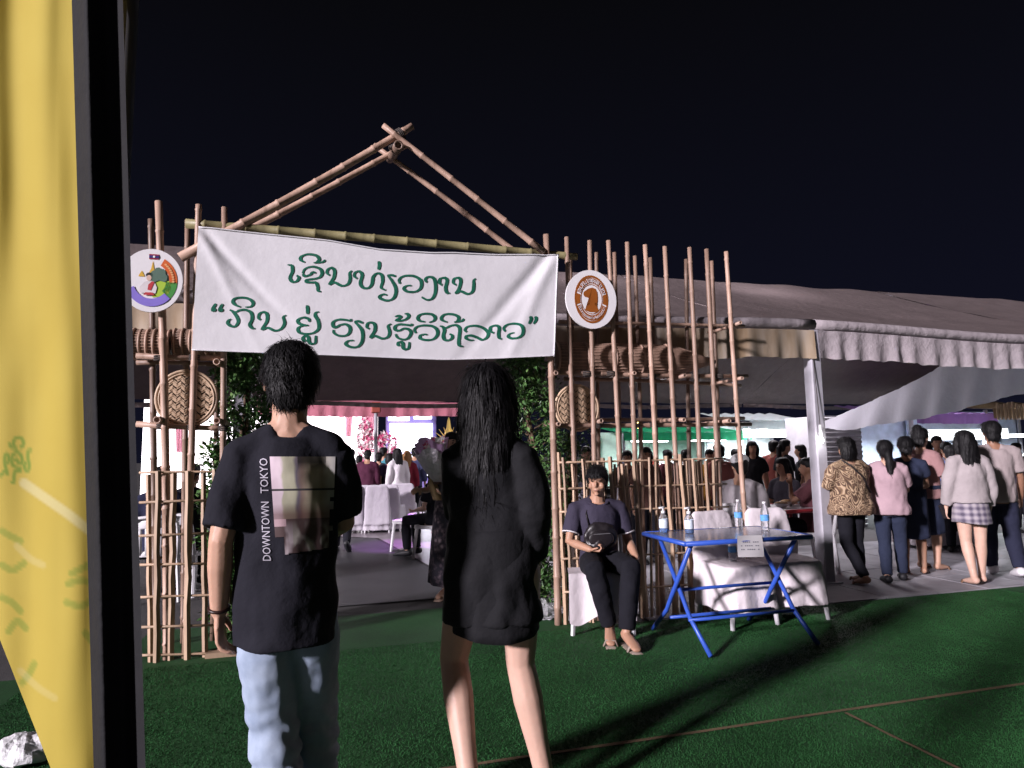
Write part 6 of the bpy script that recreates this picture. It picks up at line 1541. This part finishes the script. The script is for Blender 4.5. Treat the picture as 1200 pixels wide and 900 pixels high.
# red neon signs far behind
nr = glow('red_neon', (1, .05, .08), 5.0); nb = glow('violet_neon', (.6, .3, 1), 4.0)
for px, py, w_, h_, m_, lb in ((1031, 512, .5, .16, nr, 'red neon bar sign glowing far behind the ponytail'), (1021, 508, .12, .6, nb, 'violet neon upright sign far behind the ponytail'), (1042, 519, .4, .08, nr, 'low red neon strip far behind the ponytail')):
    p = P(px, py, VRR + 4); t = thing('neon_sign', lb, 'sign', Vector((p.x, p.y, 0)))
    B().box(p, w_, .06, h_, UA, VA).build('neon_panel', m_, t, bevel=.01); B().tube([(p.x, p.y + .06, 0), (p.x, p.y + .06, p.z)], .03, 6).build('sign_post', postm, t)
# warm lanterns and light inside the dining tent, stage spots
p = P(749, 496, VRR - 2); t = thing('paper_lantern', 'small warm lantern glowing behind the bamboo poles', 'lantern', p)
wl = glow('warm_lantern', (1, .7, .2), 8); B().add(*ellipsoid(p, (.045, .045, .035), 12, 8)).build('shade', wl, t, smooth=True); B().add(*ellipsoid(p - Vector((0, 0, .09)), (.045, .045, .035), 12, 8)).build('shade', wl, t, smooth=True); B().tube([p, p + Vector((0, 0, .6))], .004, 5).build('cord', rope, t)
# unseen strip lights added under the tent ridge to brighten its underside
for i, u in enumerate((uA + bay * .3, uP - .9, uP + bay * .45)):
    c_ = W(u, VRD - .3, ZR - 1.15); t = thing('unseen_strip_light', 'unseen strip light added under the ridge of the canopy row', 'light', c_, group='unseen strip lights under the canopy ridge')
    B().tube([c_ - UA * .55, c_ + UA * .55], .03, 8).build('tube', tubeg, t, smooth=True); B().box(c_ + Vector((0, 0, .05)), 1.2, .08, .05, UA, VA).build('fitting', capw, t)
    for s in (-.4, .4): B().tube([c_ + UA * s + Vector((0, 0, .07)), c_ + UA * s + Vector((0, 0, .95))], .005, 5).build('hanger', rope, t)
    l = lamp('ridge_fill_light', 'AREA', c_ - Vector((0, 0, .06)), (9, 55, 100)[i], (1, .93, 1), 1.1, .1); l.rotation_euler = (0, 0, PHI)
    l = lamp('ridge_fill_light', 'AREA', c_ + Vector((0, 0, .085)), (6, 60, 70)[i], (1, .93, 1), 1.1, .1); l.rotation_euler = (math.pi, 0, PHI)
# violet stage spotlight over the tiled floor
c_ = W(uv(G(470, 640))[0] + .3, uv(G(470, 640))[1] - .8, 3.1); t = thing('stage_spotlight', 'violet stage spotlight clamped under the tent roof', 'spotlight', c_)
aim = (G(470, 640) - c_).normalized()
B().tube([c_, c_ + aim * .22], [.09, .10], 14).build('housing', mat('black_metal', (.02, .02, .02), .4), t, smooth=True); B().tube([c_ + aim * .222, c_ + aim * .226], .085, 14).build('lens', glow('violet_lens', (.7, .3, 1), 6), t, smooth=True)
B().box(c_ + Vector((0, 0, .14)), .04, .2, .24).build('clamp', mat('black_metal', (.02, .02, .02), .4), t)
sl2 = bpy.data.lights.new('stage_spot', 'SPOT'); sl2.energy = 700; sl2.color = (.72, .25, 1); sl2.spot_size = R(34); sl2.spot_blend = .6; sl2.shadow_soft_size = .05
so2 = bpy.data.objects.new('stage_spot', sl2); col.objects.link(so2); so2.location = c_ + aim * .24; so2.rotation_euler = aim.to_track_quat('-Z', 'Y').to_euler()

# ================================================================== FINISH: evaluate bodies, prints and locks
finalize()
strands(man['hair'], man['root'], 5200, .05, .002, HB, 3, 1.0, .22, .4)
strands(girl['hair'], girl['root'], 5200, .12, .0022, HB, 4, 1.0, .10, .12)
strands(seat['hair'], seat['root'], 1600, .05, .003, HB, 5, 1.0, .35, .5)
for k_, r_ in enumerate(STRAND): strands(r_['hair'], r_['root'], 1500, .06, .003, HB, 20 + k_, 1.0, .18, .25)
# printed picture and lettering on the back of the T-shirt, laid on the cloth
sh_ = man['shirt']; bvh = BVHTree.FromPolygons([v.co for v in sh_.data.vertices], [tuple(p.vertices) for p in sh_.data.polygons])
Mi = (Matrix.Translation(Vector(man['root'].location)) @ Matrix.Rotation(man['root'].rotation_euler.z, 4, 'Z')).inverted()
def on_shirt(px, py, lift):
    o_ = Mi @ CAM; p1 = Mi @ atY(px, py, 2.5); d = (p1 - o_).normalized()
    h, n_, i_, dd = bvh.ray_cast(o_, d)
    return None if h is None else h - d * lift
def shirt_patch(fnp, nu, nv, lift):
    V = []; ok = True
    for j in range(nv + 1):
        for i in range(nu + 1):
            q = on_shirt(*fnp(i / nu, j / nv), lift)
            V.append(q if q is not None else (V[-1] if V else Vector((0, 0, 1))))
    return V, [(j * (nu + 1) + i, j * (nu + 1) + i + 1, (j + 1) * (nu + 1) + i + 1, (j + 1) * (nu + 1) + i) for j in range(nv) for i in range(nu)]
def prnt(s, q): return 316 + 77 * s + 8 * q * (1 - s) - 4 * q * s, 535 + 118 * q - 4 * s * q
NU, NV = 64, 96
V, Fc = shirt_patch(prnt, NU, NV, .003)
pmz, nt, b = nodes_of('shirt_print'); at = nt.nodes.new('ShaderNodeVertexColor'); at.layer_name = 'print'; nt.links.new(at.outputs[0], b.inputs['Base Color']); b.inputs['Roughness'].default_value = .7
keep = []
def pcol(s, q):
    # a blurred street-photo print: pale verticals above, dark crowd band, pale ground below
    w = .10 * nz(s * 6, q * 5) + .05 * nz(s * 17, q * 13)
    if q < .62:
        st = [(.0, (.44, .35, .40)), (.15, (.44, .36, .40)), (.18, (.27, .26, .19)), (.36, (.31, .30, .22)), (.41, (.10, .085, .11)), (.48, (.16, .11, .09)), (.60, (.27, .235, .17)), (.74, (.29, .26, .20)), (.80, (.22, .18, .13)), (.90, (.33, .31, .28)), (1.0, (.30, .29, .28))]
        for (a, ca), (b2, cb) in zip(st, st[1:]):
            if s + w * .4 <= b2: 
                f = max(0, min(1, (s + w * .4 - a) / (b2 - a))); c_ = [x + (y - x) * f for x, y in zip(ca, cb)]; break
        else: c_ = list(st[-1][1])
        if q < .14 and s > .42: k = min(1, (.14 - q) * 12) * (1 if s < .86 else .3); c_ = [x * (1 - .85 * k) for x in c_]
        if abs(q - .335) < .008: c_ = [.02, .018, .02]
        if q > .47: k = min(1, (q - .47) * 9 + w); c_ = [x * (1 - .75 * k) + y * .75 * k for x, y in zip(c_, (.085, .035, .03))]
    else:
        base = (.32, .27, .29) if s < .32 else (.26, .24, .22)
        k = .5 + 2.4 * nz(s * 5 + 3, q * 6, 2) + 1.0 * nz(s * 14, q * 12, 5); k = max(0, min(1, k)); f = max(0, min(1, (q - .64) * 6))
        c_ = [(.05, .028, .028)[i] * (1 - k * f) + base[i] * k * f for i in range(3)]
        if s < .2 and q < .70: c_ = [.30, .2, .22]
    return [max(.008, x * 1.25 * (1 + w)) for x in c_]
F2 = []; C2 = []
for k, f in enumerate(Fc):
    i = k % NU; j = k // NU; s = (i + .5) / NU; q = (j + .5) / NV
    edge = q - (.80 + .02 * s if s < .16 else .985 - .05 * s); 
    if edge > 0: continue
    if s > .93 and q > .42 and nz(q * 9) > -.1: continue
    F2.append(f); C2.append(pcol(s, q))
me = mk(V, F2, 'shirt_print'); ca = me.color_attributes.new('print', 'FLOAT_COLOR', 'CORNER'); li = 0
buf = np.ones((len(me.loops), 4), np.float32)
for f, c_ in zip(me.polygons, C2): buf[f.loop_start:f.loop_start + f.loop_total, :3] = c_
ca.data.foreach_set('color', buf.ravel())
link('shirt_print', me, pmz, man['root'])
V, Fc = text_mesh('DOWNTOWN', .1); wm = mat('white_print', (.42, .40, .46), .7, var=.1)
xs_ = [v.x for v in V]; 
def put_text(body, px_of, py0, py1, wpx):
    V, Fc = text_mesh(body, 1.0); x0 = min(v.x for v in V); x1 = max(v.x for v in V); y0 = min(v.y for v in V); y1 = max(v.y for v in V); out = []
    # subdivide by letter islands is unnecessary: letters are small against the folds
    for v in V:
        f = (v.x - x0) / (x1 - x0); g_ = (v.y - y0) / (y1 - y0); py = py0 + (py1 - py0) * f; px = px_of(py) + wpx * (.5 - g_)
        q = on_shirt(px, py, .0035); out.append(q if q is not None else Vector((0, 0, 1)))
    o = link('back_lettering', mk(out, Fc, 'back_lettering', False), wm, man['root']); return o
put_text('DOWNTOWN', lambda y: 308.5 + (y - 535) * .035, 657, 588, 9.5)
put_text('TOKYO', lambda y: 308.5 + (y - 535) * .035, 578, 537, 9.5)
# bracelet on his wrist
w_ = man['J']['wrL']; d_ = (w_ - man['J']['elL']).normalized(); s1, s2 = frame_of(d_)
B().tube([w_ - d_ * .01 + (s1 * math.cos(a) + s2 * math.sin(a)) * .030 for a in [i * math.pi / 9 for i in range(19)]], .006, 6, False).build('bracelet', mat('dark_bracelet', (.03, .012, .01), .4), man['root'], org=(0, 0, 0), smooth=True)
for o in bpy.data.objects:
    if '_org' in o: del o['_org']
